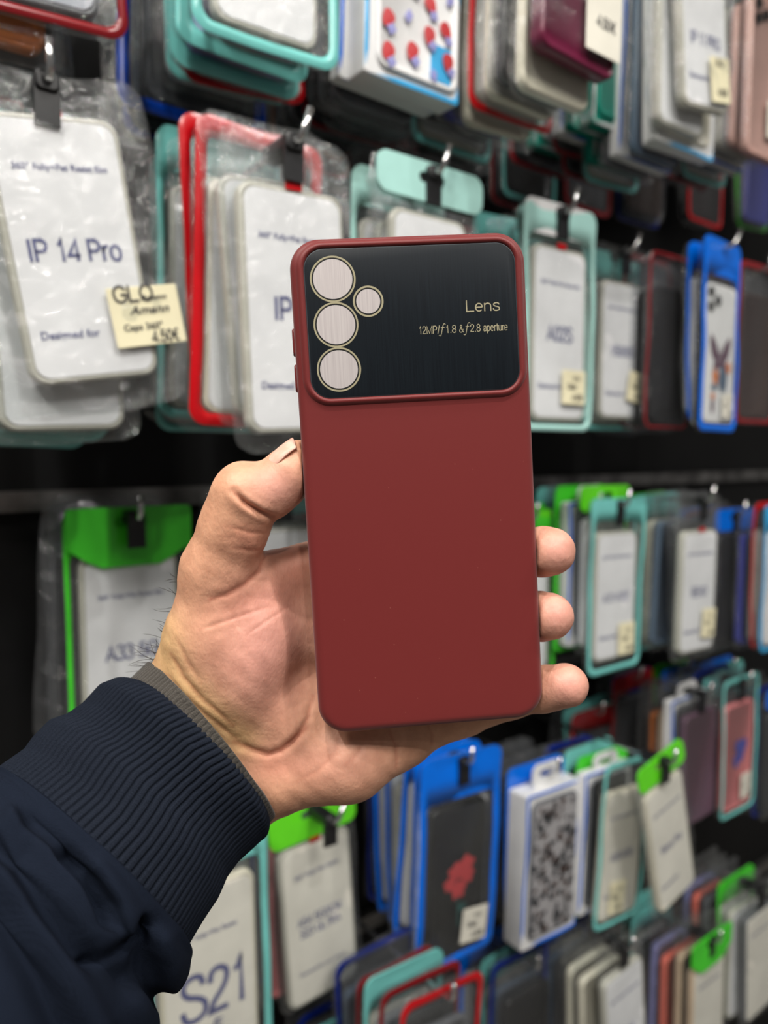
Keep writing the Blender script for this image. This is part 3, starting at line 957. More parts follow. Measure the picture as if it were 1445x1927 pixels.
def sleeve_tube(U, L, D, BOW, nth, nt, disp, depth_r=0.78, tpow=1.0, wind=None):
    """U, L: outline curves (t, px, py); D: (t, depth mm); BOW: (t, bx px, by px) lean of the near half"""
    U, L, D, BOW = [smooth_tbl(q) for q in (U, L, D, BOW)]
    th = np.linspace(0, 2 * np.pi, nth, endpoint=False)
    rows = []
    T = np.linspace(U[0][0], U[-1][0], nt)
    for t in T:
        ux, uy = interp(U, t); lx, ly = interp(L, t); d = interp(D, t)[0]; bx, by = interp(BOW, t)
        u = mmp(ux, uy, d); l = mmp(lx, ly, d); m = (u + l) / 2
        A = (u - l) / 2
        rd = np.linalg.norm(A) * depth_r
        Bv = mmp((ux + lx) / 2 + bx, (uy + ly) / 2 + by, d - rd) - m
        rows.append(m[None] + A[None] * np.cos(th)[:, None] + Bv[None] * np.sin(th)[:, None])
    G = np.array(rows)                                  # nt, nth, 3
    tu = np.gradient(G, axis=0); tv = np.roll(G, -1, 1) - np.roll(G, 1, 1)
    nr = np.cross(tu, tv); nr /= np.linalg.norm(nr, axis=2, keepdims=True) + 1e-9
    cen = G.mean(1, keepdims=True)
    s = np.sign((nr * (G - cen)).sum(2).mean()); nr *= s
    TT, TH = np.meshgrid(T, th, indexing='ij')
    dd = disp(TT, TH, G)
    G2 = G + nr * dd[..., None]
    V = G2.reshape(-1, 3) / 1000
    i = np.arange(nt - 1)[:, None] * nth; j = np.arange(nth)[None]; j2 = (j + 1) % nth
    Q = np.stack([i + j, i + j2, i + nth + j2, i + nth + j], -1).reshape(-1, 4)
    return V, Q


def knit_b(scale, c1, c2, ang):
    def build(nt, b):
        co = objcoord(nt)
        mp = N(nt, 'ShaderNodeMapping'); mp.inputs['Rotation'].default_value = (0, 0, ang); mp.inputs['Scale'].default_value = (scale, scale * 2.0, scale)
        nt.links.new(co, mp.inputs['Vector'])
        vo = N(nt, 'ShaderNodeTexVoronoi'); vo.inputs['Scale'].default_value = 1.0; vo.inputs['Randomness'].default_value = 0.35
        nt.links.new(mp.outputs[0], vo.inputs['Vector'])
        n = N(nt, 'ShaderNodeTexNoise'); n.inputs['Scale'].default_value = 900; n.inputs['Detail'].default_value = 3
        nt.links.new(co, n.inputs['Vector'])
        r = N(nt, 'ShaderNodeValToRGB')
        r.color_ramp.elements[0].position = 0.1; r.color_ramp.elements[0].color = c2
        r.color_ramp.elements[1].position = 0.8; r.color_ramp.elements[1].color = c1
        nt.links.new(vo.outputs['Distance'], r.inputs[0])
        nt.links.new(r.outputs[0], b.inputs['Base Color'])
        ad = N(nt, 'ShaderNodeMath', operation='ADD')
        nt.links.new(vo.outputs['Distance'], ad.inputs[0]); nt.links.new(n.outputs['Fac'], ad.inputs[1])
        bump(nt, b, ad.outputs[0], 0.5, 0.0004)
    return build


M_cuff = mat('navy_rib_knit', lin(34, 40, 52), 0.95, spec=0.06, sheen=0.0, build=knit_b(2000, lin(20, 24, 32), lin(34, 39, 50), 0.75))
M_sleeve = mat('navy_jersey', lin(26, 32, 44), 0.95, spec=0.05, sheen=0.0, build=knit_b(2600, lin(18, 23, 33), lin(27, 33, 46), 0.3))
M_under = mat('grey_rib_knit', lin(84, 80, 76), 0.9, spec=0.1, sheen=0.2, build=knit_b(1700, lin(50, 47, 44), lin(84, 79, 73), 0.75))

U_C = [(-0.06, 244, 1290), (0, 236, 1284), (0.08, 210, 1283), (0.16, 186, 1291), (0.3, 152, 1328), (0.42, 122, 1350), (0.55, 92, 1360), (0.68, 64, 1386), (0.8, 44, 1412), (1.0, -12, 1452)]
L_C = [(-0.06, 496, 1540), (0, 501, 1560), (0.08, 494, 1578), (0.2, 470, 1600), (0.35, 443, 1622), (0.5, 420, 1652), (0.65, 403, 1694), (0.8, 383, 1728), (1.0, 347, 1788)]
D_C = [(-0.06, 291), (0, 291), (0.5, 283), (1.0, 272)]
B_C = [(-0.06, 34, -33), (0, 34, -33), (0.5, 28, -28), (1.0, 22, -24)]
NR = 102


def rib(ph):
    q = (ph / (2 * np.pi)) % 1.0
    return -np.exp(-((np.minimum(q, 1 - q)) / 0.16) ** 2)


def cuff_disp(T, TH, G):
    wob = 0.07 * snoise(T * 2, TH * 1.5, 3) + 0.012 * np.sin(T * 9 + TH * 3)
    r = 0.9 * rib(NR * (TH + wob * 0.5)) * np.clip((T + 0.01) / 0.07, 0.15, 1)
    fold = 1.6 * snoise(T * 4.0, TH * 2.2, 11) * np.clip(T * 3, 0, 1)
    edge = -9.0 * np.clip(-T / 0.06, 0, 1) ** 1.5
    hem = 0.5 * np.exp(-((T - 0.05) / 0.04) ** 2)
    seam = -0.2 * np.clip((T - 0.93) / 0.07, 0, 1) ** 2
    return r * np.clip(1.0 - (T > 0.985) * 1.0, 0.2, 1) + fold * 0.55 + edge + hem + seam


def thicken(V, Q, nth, nt, t=0.0011):
    """second skin inside so that the cloth has thickness"""
    me = mesh_from('t', V, Q)
    return me


V, Q = sleeve_tube(U_C, L_C, D_C, B_C, NR * 10, 90, cuff_disp)
U_S = [(-0.05, 10, 1440), (0, -12, 1452), (0.15, -40, 1462), (0.35, -90, 1480), (0.6, -180, 1540), (1.0, -420, 1720), (1.5, -1300, 2300)]
L_S = [(-0.05, 345, 1780), (0.0, 347, 1786), (0.03, 352, 1806), (0.07, 350, 1832), (0.12, 336, 1856), (0.17, 308, 1876), (0.24, 297, 1900), (0.34, 292, 1940), (0.6, 250, 2060), (1.0, 120, 2350), (1.5, -350, 3600)]
D_S = [(-0.05, 272), (0, 271), (0.3, 262), (1.0, 235), (1.5, 185)]
B_S = [(-0.05, 23, -25), (0, 22, -24), (0.3, 20, -22), (1.0, 20, -20), (1.5, 20, -20)]


def sleeve_disp(T, TH, G):
    x = G[..., 0] / -G[..., 2] * FPX + CX; y = -G[..., 1] / -G[..., 2] * FPX + CY
    d = np.zeros(T.shape)
    # deep folds that gather behind the cuff seam
    for pts, a, w in (
        ([(-40, 1560), (40, 1610), (95, 1700), (160, 1780), (240, 1840)], -6.0, 24),
        ([(60, 1545), (110, 1580), (165, 1640), (205, 1705)], -3.2, 17),
        ([(128, 1610), (170, 1660), (200, 1730)], -4.2, 15),
        ([(-60, 1650), (20, 1730), (80, 1830), (130, 1940)], -5.0, 28),
        ([(185, 1812), (215, 1795), (262, 1768), (280, 1740)], -3.5, 11),
        ([(278, 1745), (272, 1800), (290, 1850), (300, 1880)], -3.8, 12),
        ([(20, 1540), (70, 1580), (130, 1660), (180, 1750), (215, 1790)], 3.2, 16),
        ([(-30, 1620), (40, 1690), (110, 1800), (180, 1930)], 3.4, 24),
        ([(180, 1640), (225, 1700), (255, 1750)], 2.4, 18),
        ([(205, 1822), (255, 1870), (275, 1940)], 2.5, 22),
        ([(310, 1770), (325, 1810), (320, 1850)], 2.2, 16),
    ):
        d += 1.2 * a * np.exp(-(seg_dist(x.ravel(), y.ravel(), pts).reshape(x.shape) / (1.35 * w)) ** 2) * np.clip(np.sin(TH) * 3 + 1, 0, 1)
    d += 1.5 * snoise(T * 14, TH * 3, 8) * np.clip(T * 8, 0, 1)
    d += -4.5 * np.clip(1 - (T + 0.05) / 0.045, 0, 1)
    d += 1.2 * np.exp(-((T - 0.012) / 0.02) ** 2)
    return d


Vs, Qs = sleeve_tube(U_S, L_S, D_S, B_S, 420, 280, sleeve_disp, 0.80)


def cloth(name, V, Q, m, parent, th=0.0009):
    me = mesh_from(name, V, Q); fix_normals(me)
    o = bpy.data.objects.new('tmp', me); COL.objects.link(o)
    sm = o.modifiers.new('s', 'SOLIDIFY'); sm.thickness = th; sm.offset = -1
    dg = bpy.context.evaluated_depsgraph_get()
    m2 = bpy.data.meshes.new_from_object(o.evaluated_get(dg))
    bpy.data.objects.remove(o)
    m2.shade_smooth(); m2.materials.clear()
    return link(name, m2, m, parent)


sleeve = cloth('sleeve', Vs, Qs, M_sleeve, person)
sleeve['label'] = 'navy sweatshirt sleeve'
cuff = cloth('ribbed_cuff', V, Q, M_cuff, sleeve)
cuff['label'] = 'dark navy ribbed knit cuff'
U_U = [(0, 281, 1250), (0.03, 279, 1248), (0.5, 250, 1275), (1.0, 190, 1330)]
L_U = [(0, 512, 1528), (0.03, 514, 1538), (0.5, 492, 1560), (1.0, 440, 1600)]
D_U = [(0, 292), (1.0, 290)]
B_U = [(0, 16, -12), (0.5, 14, -12), (1.0, 14, -12)]
Vu, Qu = sleeve_tube(U_U, L_U, D_U, B_U, 900, 40, lambda T, TH, G: 0.3 * rib(110 * TH + 0.5 * np.sin(T * 4)) * np.clip(T / 0.1, 0.2, 1) + 0.5 * snoise(T * 3, TH * 3, 4) - 0.6 * np.clip(1 - T / 0.03, 0, 1), 0.84)
u = cloth('undershirt_cuff', Vu, Qu, M_under, person, 0.0007)
u['label'] = 'grey ribbed undershirt cuff'
# a pale thread of lint caught on the cuff seam

# ------------------------------------------------------------------ phone-case packs on pegs
FILM = film_mat('clear_film')
FILM_CR = film_mat('crinkled_film', haze=0.03, rough=0.09)
FILM_GREY = film_mat('dull_film', tint=(0.88, 0.89, 0.90, 1), haze=0.05, rough=0.12, hcol=(0.55, 0.56, 0.58, 1))
RGB = dict(teal=(118, 200, 194), mint=(178, 226, 218), red=(196, 14, 24), darkred=(132, 24, 30), blue=(0, 112, 232), navy=(16, 40, 130), royal=(10, 72, 190), sky=(60, 170, 226), lime=(104, 226, 40), green=(72, 212, 50),
           white=(232, 232, 232), cream=(226, 220, 200), grey=(96, 98, 102), black=(15, 15, 16), emerald=(0, 140, 120), purple=(96, 64, 84), maroon=(104, 28, 58), pink=(226, 130, 132),
           blush=(226, 180, 168), lavender=(150, 150, 206), coral=(238, 116, 98), violet=(70, 76, 170), brown=(62, 42, 34), orange=(214, 120, 52), beige=(216, 190, 160), clear=(196, 194, 182), smoke=(44, 46, 50), steel=(86, 106, 128), steelpaper=(176, 180, 190), floralgrey=(160, 158, 160), paper=(240, 240, 242), ivory=(238, 234, 222), sticker=(240, 232, 196), ink=(88, 92, 138), type=(96, 96, 110), tag=(232, 228, 214), rose=(196, 60, 64), darkteal=(40, 96, 92), peach=(232, 196, 170))


def plastic(c, gloss=0.25, kind='plastic'):
    nm = kind + '_' + c
    col = lin(*RGB[c])
    d = tuple(x * 0.88 for x in col[:3]) + (1,)
    return mat(nm, col, gloss, spec=0.5, coat=0.2 if kind == 'glossy' else 0.0, build=noise_mix(d, col, 25, 0.12, 0.0008))


def rim_m(c): return plastic(c, 0.22, 'rim')
def paper_m(c): return plastic(c, 0.65, 'card')


def wav(x, z, seed, a=0.0012):
    return a * (math.sin(x * 38 + seed * 1.7 + z * 9) + 0.8 * math.sin(z * 31 + seed * 2.3) + 0.5 * math.sin(z * 70 - x * 55 + seed))


MC = {}


def cached(key, fn):
    if key not in MC:
        MC[key] = fn()
    return MC[key]


def film_mesh(W, H, th, seed, crink, top=0.0):
    def fn():
        nu, nv = 26, 46
        rnd = random.Random(seed)
        ph = [rnd.uniform(0, 6.28) for _ in range(12)]
        V = []; F = []
        for side in (-1, 1):
            for j in range(nv + 1):
                v = j / nv
                for i in range(nu + 1):
                    u = i / nu
                    x = (u - 0.5) * W; z = -v * H
                    # rounded corners
                    rc = 0.012
                    dz = min(v, 1 - v) * H
                    if dz < rc:
                        x *= 1 - (rc - math.sqrt(max(rc * rc - (rc - dz) ** 2, 0))) / (W / 2) * 0.9
                    e = (1 - abs(2 * u - 1) ** 5) * (1 - abs(2 * max(0, (v * H - top) / (H - top)) - 1) ** 8 if v * H > top else 0.12 * (v * H / max(top, 1e-5)))
                    y = side * th / 2 * max(e, 0) ** 0.5
                    edge = max(abs(2 * u - 1), abs(2 * v - 1)) ** 2
                    fold = abs(math.sin(x * 150 + 1.2 * math.sin(z * 50 + ph[0]) + ph[1])) ** 3 * 0.55 + abs(math.sin(z * 105 - x * 60 + 1.4 * math.sin(x * 90 + ph[2]))) ** 4 * 0.5
                    wr = crink * (0.25 + 1.1 * edge) * (fold + 0.35 * math.sin(x * 260 + z * 190 + ph[3] + side) + 0.25 * math.sin(z * 330 - x * 120 + ph[5]))
                    if 0 < i < nu and 0 < j < nv:
                        y += side * abs(wr)
                    V.append((x + crink * 0.8 * math.sin(z * 60 + ph[3]) * (abs(2 * u - 1) > 0.9), y + wav(x, z, seed, 0.0010), z + crink * 0.8 * math.sin(x * 70 + ph[4]) * (v > 0.9 or v < 0.05)))
        n1 = (nu + 1) * (nv + 1)
        for s in (0, 1):
            for j in range(nv):
                for i in range(nu):
                    a = s * n1 + j * (nu + 1) + i
                    q = (a, a + 1, a + nu + 2, a + nu + 1)
                    F.append(q if s == 0 else q[::-1])
        return mesh_from('film', V, F)
    return cached(('film', round(W, 4), round(H, 4), round(th, 4), seed, crink, round(top, 3)), fn)


def band_mesh(W, H, b, top, seed, th=0.0016, r=0.012):
    """coloured welded border of a pouch: flat ring, wider at the top"""
    def fn():
        outer = rr(W, H, r, 10, 0, -H / 2)
        inner = rr(W - 2 * b, H - b - top, max(r - b * 0.5, 0.004), 10, 0, -top - (H - b - top) / 2)
        # subdivide long sides by interpolating
        def dens(lp):
            out = []
            n = len(lp)
            for k in range(n):
                a, c = lp[k], lp[(k + 1) % n]
                m = 8 if k % 11 == 10 else 1
                for q in range(m):
                    out.append((a[0] + (c[0] - a[0]) * q / m, a[1] + (c[1] - a[1]) * q / m))
            return out
        outer, inner = dens(outer), dens(inner)
        def l3(lp, y): return [(x, y + wav(x, z, seed), z) for x, z in lp]
        mid = [((a[0] + c[0]) / 2, (a[1] + c[1]) / 2) for a, c in zip(outer, inner)]
        loops = [l3(outer, 0), l3(mid, -th), l3(inner, -th * 0.3), l3(inner, th * 0.3), l3(mid, th), l3(outer, 0)]
        v, f = stack_loops(loops, False, False)
        return fix_normals(mesh_from('border', v, f))
    return cached(('band', round(W, 4), round(H, 4), b, round(top, 4), seed), fn)


def dens_(lp):
    out = []
    for k in range(len(lp)):
        a, c = lp[k], lp[(k + 1) % len(lp)]
        m = 8 if k % 11 == 10 else 1
        for q in range(m):
            out.append((a[0] + (c[0] - a[0]) * q / m, a[1] + (c[1] - a[1]) * q / m))
    return out


def header_mesh(W, top, seed, scallop=False):
    """top panel with a slot-shaped hang hole"""
    def fn():
        n = 11
        outer = rr(W - 0.002, top, 0.004 if scallop else 0.010, n - 1, 0, -top / 2)
        if scallop:
            outer = [(x, z - (0.014 * min(1, max(0, (0.86 - abs(x) / (W / 2)) / 0.3)) if z < -top / 2 else 0)) for x, z in dens_(outer)]
        inner = rr(0.026, 0.008, 0.004, n - 1, 0, -0.012)
        if scallop: inner = dens_(inner)
        V, F = [], []
        for y in (-0.0010, 0.0010):
            V += [(x, y + wav(x, z, seed, 0.0008), z) for x, z in outer] + [(x, y + wav(x, z, seed, 0.0008), z) for x, z in inner]
        m = len(outer)
        for k in range(m):
            k2 = (k + 1) % m
            F += [(k, k2, m + k2, m + k), (2 * m + k, 3 * m + k, 3 * m + k2, 2 * m + k2), (k, 2 * m + k, 2 * m + k2, k2), (m + k, m + k2, 3 * m + k2, 3 * m + k)]
        return sharpen(fix_normals(mesh_from('header', V, F)))
    return cached(('header', round(W, 4), round(top, 4), seed, scallop), fn)


def shell_mesh(w, h, th, r=0.010):
    def fn():
        L = []
        def lp(ins, y): return [(x, y, z) for x, z in rr(w - 2 * ins, h - 2 * ins, max(r - ins, 0.002), 6)]
        R = 0.0022
        L.append(lp(0.004, -th / 2 + 0.0012)); L.append(lp(0.003, -th / 2)); L.append(lp(0.0018, -th / 2)); L.append(lp(0.0005, -th / 2 + 0.0008))
        L.append(lp(0, -th / 2 + R)); L.append(lp(0, th / 2 - R)); L.append(lp(0.0007, th / 2 - 0.0007)); L.append(lp(R, th / 2))
        v, f = stack_loops(L)
        me = fix_normals(mesh_from('shell', v, f))
        return sharpen(me, 60)
    return cached(('shell', w, h, th, r), fn)


def slab(w, h, th, r=0.008, y0=0.0, name='card'):
    def fn():
        L = [[(x, y, z) for x, z in rr(w - 2 * i, h - 2 * i, max(r - i, 0.001), 6)] for y, i in ((y0 - th / 2, 0.0003), (y0 - th / 2 + 0.0003, 0), (y0 + th / 2, 0))]
        v, f = stack_loops(L)
        return sharpen(fix_normals(mesh_from(name, v, f)))
    return cached((name, w, h, th, r, y0), fn)


def text_mesh(lines, name='print'):
    """lines: (string, width, x centre, z, height factor)"""
    mb = MB()
    for s, wid, x, z, *o in lines:
        if all(c in GLYPH for c in s) and len(s) > 1:
            adv = sum(GLYPH[c][0] for c in s); cap = wid / adv * (o[0] if o else 1.0)
            m2 = MB(); stroke_text(m2, s, x - wid / 2, x + wid / 2, 0, cap, 0.15 if len(s) > 3 or cap < 0.015 else 0.12)
            mb.add([(p[0], 0, z + p[1]) for p in m2.v], m2.f)
            continue
        v, f = text_geo(s, 0.01, 1.0, 'CENTER', o[1] if len(o) > 1 else 0, 0.018)
        xs = [p[0] for p in v]; k = wid / (max(xs) - min(xs)); kz = k * (o[0] if o else 1.0)
        c = (max(xs) + min(xs)) / 2
        mb.add([(x + (p[0] - c) * k, 0, z + p[2] * kz) for p in v], f)
    return mb.mesh(name, False)


def blob_geo(mb, x, z, rx, rz, y=0.0, n=14, ang=0.0, lob=0, amp=0.0):
    pts = []
    for k in range(n):
        a = 2 * math.pi * k / n
        q = 1 + amp * math.sin(lob * a)
        px, pz = rx * q * math.cos(a), rz * q * math.sin(a)
        pts.append((x + px * math.cos(ang) - pz * math.sin(ang), y, z + px * math.sin(ang) + pz * math.cos(ang)))
    mb.add(pts + [(x, y - 0.0002, z)], [(k, (k + 1) % n, n) for k in range(n)])


def poly_geo(mb, pts, y=0.0):
    cx = sum(p[0] for p in pts) / len(pts); cz = sum(p[1] for p in pts) / len(pts); n = len(pts)
    mb.add([(a, y, b) for a, b in pts] + [(cx, y - 0.0001, cz)], [(k, (k + 1) % n, n) for k in range(n)])


def decor(kind, w, h):
    """printed pictures on the cases: list of (mesh, material, name)"""
    out = []
    if kind == 'butterfly':
        mb = MB()
        for s in (-1, 1):
            poly_geo(mb, [(s * 0.001, -0.004), (s * 0.010, 0.012), (s * 0.022, 0.022), (s * 0.025, 0.014), (s * 0.021, 0.0), (s * 0.012, -0.010)])
            poly_geo(mb, [(s * 0.001, -0.006), (s * 0.014, -0.010), (s * 0.016, -0.020), (s * 0.008, -0.024), (s * 0.002, -0.014)])
        blob_geo(mb, 0, -0.004, 0.0018, 0.014)
        blob_geo(mb, -0.014, -0.058, 0.004, 0.010); blob_geo(mb, 0.02, -0.05, 0.005, 0.008, ang=0.5)
        out.append((mb.mesh('butterfly_print', False), plastic('purple', 0.4), 'butterfly_print'))
        mb = MB(); blob_geo(mb, -0.010, -0.026, 0.007, 0.009, y=-0.0001, lob=5, amp=0.2); blob_geo(mb, 0.021, -0.014, 0.006, 0.007, y=-0.0001, lob=5, amp=0.2); blob_geo(mb, -0.014, -0.048, 0.005, 0.004, y=-0.0001)
        out.append((mb.mesh('flower_print', False), plastic('orange', 0.4), 'flower_print'))
        mb = MB(); blob_geo(mb, 0.008, -0.028, 0.011, 0.015, y=-0.0002, lob=6, amp=0.12); blob_geo(mb, -0.012, -0.038, 0.007, 0.004, y=-0.0002)
        out.append((mb.mesh('blossom_print', False), plastic('steel', 0.4), 'flower_print'))
    elif kind == 'rose':
        mb = MB(); rnd = random.Random(3)
        for x, z, r in ((0.010, 0.014, 0.011), (-0.004, 0.010, 0.010), (-0.012, -0.001, 0.008), (0.0, -0.010, 0.010), (0.012, 0.002, 0.009)):
            blob_geo(mb, x, z, r, r * 0.9, y=-0.0002 * rnd.random(), lob=5, amp=0.18, n=24)
        out.append((mb.mesh('rose_print', False), plastic('rose', 0.5), 'rose_print'))
        mb = MB(); poly_geo(mb, [(-0.001, -0.02), (0.001, -0.02), (0.003, -0.05), (0.001, -0.05)]); blob_geo(mb, 0.006, -0.030, 0.006, 0.003, ang=0.5)
        out.append((mb.mesh('stem_print', False), plastic('darkteal', 0.5), 'stem_print'))
    elif kind == 'strawberry':
        mb = MB(); m2 = MB(); rnd = random.Random(8)
        for k in range(26):
            x = (-0.027, -0.009, 0.009, 0.027)[k % 4] + rnd.uniform(-0.004, 0.004); z = -h / 2 + 0.009 + (k // 4) * 0.023 + (k % 2) * 0.012 + rnd.uniform(-0.003, 0.003)
            a = rnd.uniform(-0.7, 0.7)
            if k % 3 == 2:
                blob_geo(m2, x, z, 0.0030, 0.0045, ang=a, lob=4, amp=0.15)
            else:
                blob_geo(mb, x, z, 0.0052, 0.0066, ang=a, lob=3, amp=0.10)
                blob_geo(m2, x + 0.003, z - 0.0065, 0.0036, 0.0040, ang=a, lob=4, amp=0.25)
        out.append((mb.mesh('flower_print', False), plastic('rose', 0.4), 'flower_print'))
        out.append((m2.mesh('leaf_print', False), plastic('lavender', 0.4), 'leaf_print'))
    elif kind == 'floral':
        rnd = random.Random(4); mb = MB(); m2 = MB(); m3 = MB()
        for k in range(150):
            x = rnd.uniform(-w / 2 + 0.006, w / 2 - 0.006); z = rnd.uniform(-h / 2 + 0.006, h / 2 - 0.006)
            t = mb if k % 6 < 4 else (m2 if k % 6 == 4 or k % 4 else m3)
            blob_geo(t, x, z, rnd.uniform(0.002, 0.0045), rnd.uniform(0.002, 0.005), y=-0.0001 * rnd.random(), ang=rnd.uniform(0, 3), lob=rnd.choice((3, 4, 5)), amp=0.25)
        out.append((mb.mesh('leaf_print', False), plastic('smoke', 0.5), 'leaf_print'))
        out.append((m2.mesh('petal_print', False), plastic('brown', 0.5), 'petal_print'))
        out.append((m3.mesh('blossom_print', False), plastic('rose', 0.5), 'blossom_print'))
    elif kind == 'motif':
        mb = MB(); blob_geo(mb, 0.004, 0.01, 0.014, 0.016, lob=3, amp=0.25); blob_geo(mb, -0.008, -0.006, 0.006, 0.010)
        out.append((mb.mesh('motif_print', False), plastic('violet', 0.5), 'motif_print'))
    return out


DEF = dict(W=0.095, H=0.200, top=0.030, rim=None, b=0.0055, header=None, scallop=False, film=FILM, crink=0.0011,
           cw=0.074, ch=0.154, cth=0.0095, case='clear', card='paper', text=None, sticker=None, decor=None, cam=False, croll=0.0, cx=0.0, box=None, red_tab=False, board=False, cz=0.0, lens=False)


def make_pack(style, parent_group, full=True):
    s = dict(DEF); s.update(style)
    W, H, top = s['W'], s['H'], s['top']
    seed = s.get('seed', 1)
    r = empty(s.get('name', 'phone_case_pack'))
    th = s['cth'] + 0.0052
    if s['box']:
        bt = s.get('bt', 0.022)
        def fn():
            L = [[(x, y, z - top - (H - top) / 2) for x, z in rr(W - 2 * i, H - top - 2 * i, 0.003, 3)] for y, i in ((-bt / 2, 0.0008), (-bt / 2 + 0.0008, 0), (bt / 2, 0))]
            v, f = stack_loops(L); return sharpen(fix_normals(mesh_from('carton', v, f)))
        link('carton', cached(('carton', W, H, top, bt), fn), paper_m(s['box']), r)
        hm = cached(('boxtab', W, top), lambda: header_mesh(W * 0.55, top + 0.002, 3))
        link('hang_tab', hm, paper_m(s['box']), r)
        off = -bt / 2 + s['cth'] / 2 - 0.003
    else:
        off = 0.0
        link('film_bag', film_mesh(W, H, th, seed, s['crink'], top), s['film'], r)
        if s['header']:
            hd = link('header', header_mesh(W, top, seed, s['scallop']), rim_m(s['header']), r)
            hd.location = (0, -th / 2 - 0.001 if s['scallop'] else -0.0045, 0)
        if s['rim']:
            link('border', band_mesh(W, H, s['b'], top if s['header'] else s['b'] * 1.6, seed), rim_m(s['rim']), r).location = (0, -0.0055, 0)
    czc = -top - (H - top) / 2 + s['cz']
    r['cz'] = czc
    M = Matrix.Translation((s['cx'], off, czc)) @ Matrix.Rotation(s['croll'], 4, 'Y')
    sh = link('phone_case', shell_mesh(s['cw'], s['ch'], s['cth']), plastic(s['case'], 0.28, 'case'), r)
    sh.matrix_local = M
    if s['box']:
        fb = link('box_window_frame', cached(('bwf', W, H, top), lambda: band_mesh(W, H - top, 0.0035, 0.0035, 0, 0.0006, 0.004)), rim_m(s.get('line', 'blue')), r)
        fb.location = (0, -bt / 2 - 0.0002, -top)
    if s['board']:
        bo = link('backing_board', slab(W - 0.016, H - top - 0.014, 0.001, 0.004, 0.0, 'backing_board'), paper_m('white'), r)
        bo.location = (0, s['cth'] / 2 + 0.0007, czc)
    if s['card']:
        c = link('insert_card', slab(s['cw'] - 0.007, s['ch'] - 0.007, 0.0008, 0.008, 0.0, 'insert_card'), paper_m(s['card']), sh)
        c.location = (0, -s['cth'] / 2 - 0.0001, 0)
        if full:
            if s['red_tab']:
                mb = MB(); mb.box((0.0, 0, 0), (0.012, 0.0006, 0.005))
                t = link('pull_tab', cached('redtab', lambda: mb.mesh('pull_tab', False)), rim_m('red'), c)
                t.location = (0.0, -0.0010, s['ch'] / 2 + 0.001)
            lines = s['text'] or [('360 Fully+Pet Resist film', 0.052, 0, 0.046)]
            p = link('printed_lettering', text_mesh(lines, 'printed_lettering'), mat('ink_print', lin(*RGB['ink' if s['text'] else 'type']), 0.6), c)
            p.location = (0, -0.0007, 0)
    if s['lens'] and full:
        mb = MB()
        for dx, dz in ((-0.008, 0.008), (0.008, 0.0), (-0.008, -0.008)):
            v, f = stack_loops([[(dx + rr_ * math.cos(a * math.pi / 8), y, dz + rr_ * math.sin(a * math.pi / 8)) for a in range(16)] for rr_, y in ((0.006, 0.0), (0.006, -0.0018), (0.0045, -0.0020), (0.0040, -0.0008))])
            mb.add(v, f)
        l = link('camera_cutout', cached('lenses', lambda: sharpen(fix_normals(mb.mesh('camera_cutout')))), plastic('black', 0.2), sh)
        l.location = (-s['cw'] / 2 + 0.020, -s['cth'] / 2 - 0.0003, s['ch'] / 2 - 0.022)
    if s['decor'] and full:
        for me, m, nm in cached(('decor', s['decor'], s['cw'], s['ch']), lambda: decor(s['decor'], s['cw'], s['ch'])):
            o = link(nm, me, m, sh); o.location = (0, -s['cth'] / 2 - 0.0009, 0)
    if s['sticker'] and full:
        x, z, w, h, rot, col, lines = s['sticker']
        st = link('price_sticker', slab(w, h, 0.0004, 0.001, 0.0, 'sticker'), paper_m(col), r)
        st.location = (x, (-bt / 2 - 0.002 if s['box'] else -th / 2 - 0.0016), czc + z); st.rotation_euler = (0, rot, 0)
        p = link('price_lettering', text_mesh(lines or [('4.50\u20ac', w * 0.5, w * 0.15, -h * 0.38), ('Caps', w * 0.4, -w * 0.1, -h * 0.05), ('G\u2019O', w * 0.3, w * 0.1, h * 0.2)], 'price_lettering'), mat('dark_ink', lin(58, 56, 58), 0.6), st)
        p.location = (0, -0.0006, 0)
    return r


def copy_pack(o):
    c = o.copy(); COL.objects.link(c)
    for ch in list(o.children):
        d = ch.copy(); COL.objects.link(d); d.parent = c
        for g in list(ch.children):
            e = g.copy(); COL.objects.link(e); e.parent = d
            for q in list(g.children):
                if q.type == 'MESH':
                    z = q.copy(); COL.objects.link(z); z.parent = e
    return c


M_chrome = mat('chrome_rod', lin(205, 205, 205), 0.18, 0.95)
M_clip = mat('black_plastic_clip', lin(22, 22, 24), 0.4, build=noise_mix(lin(18, 18, 20), lin(30, 30, 32), 60, 0.1))


def local_to_world(P, roll=0.0, yaw=0.0):
    return Matrix.Translation(P) @ Matrix.Rotation(WALL_ROT + yaw, 4, 'Z') @ Matrix.Rotation(roll, 4, 'Y')


PEG_N = 0


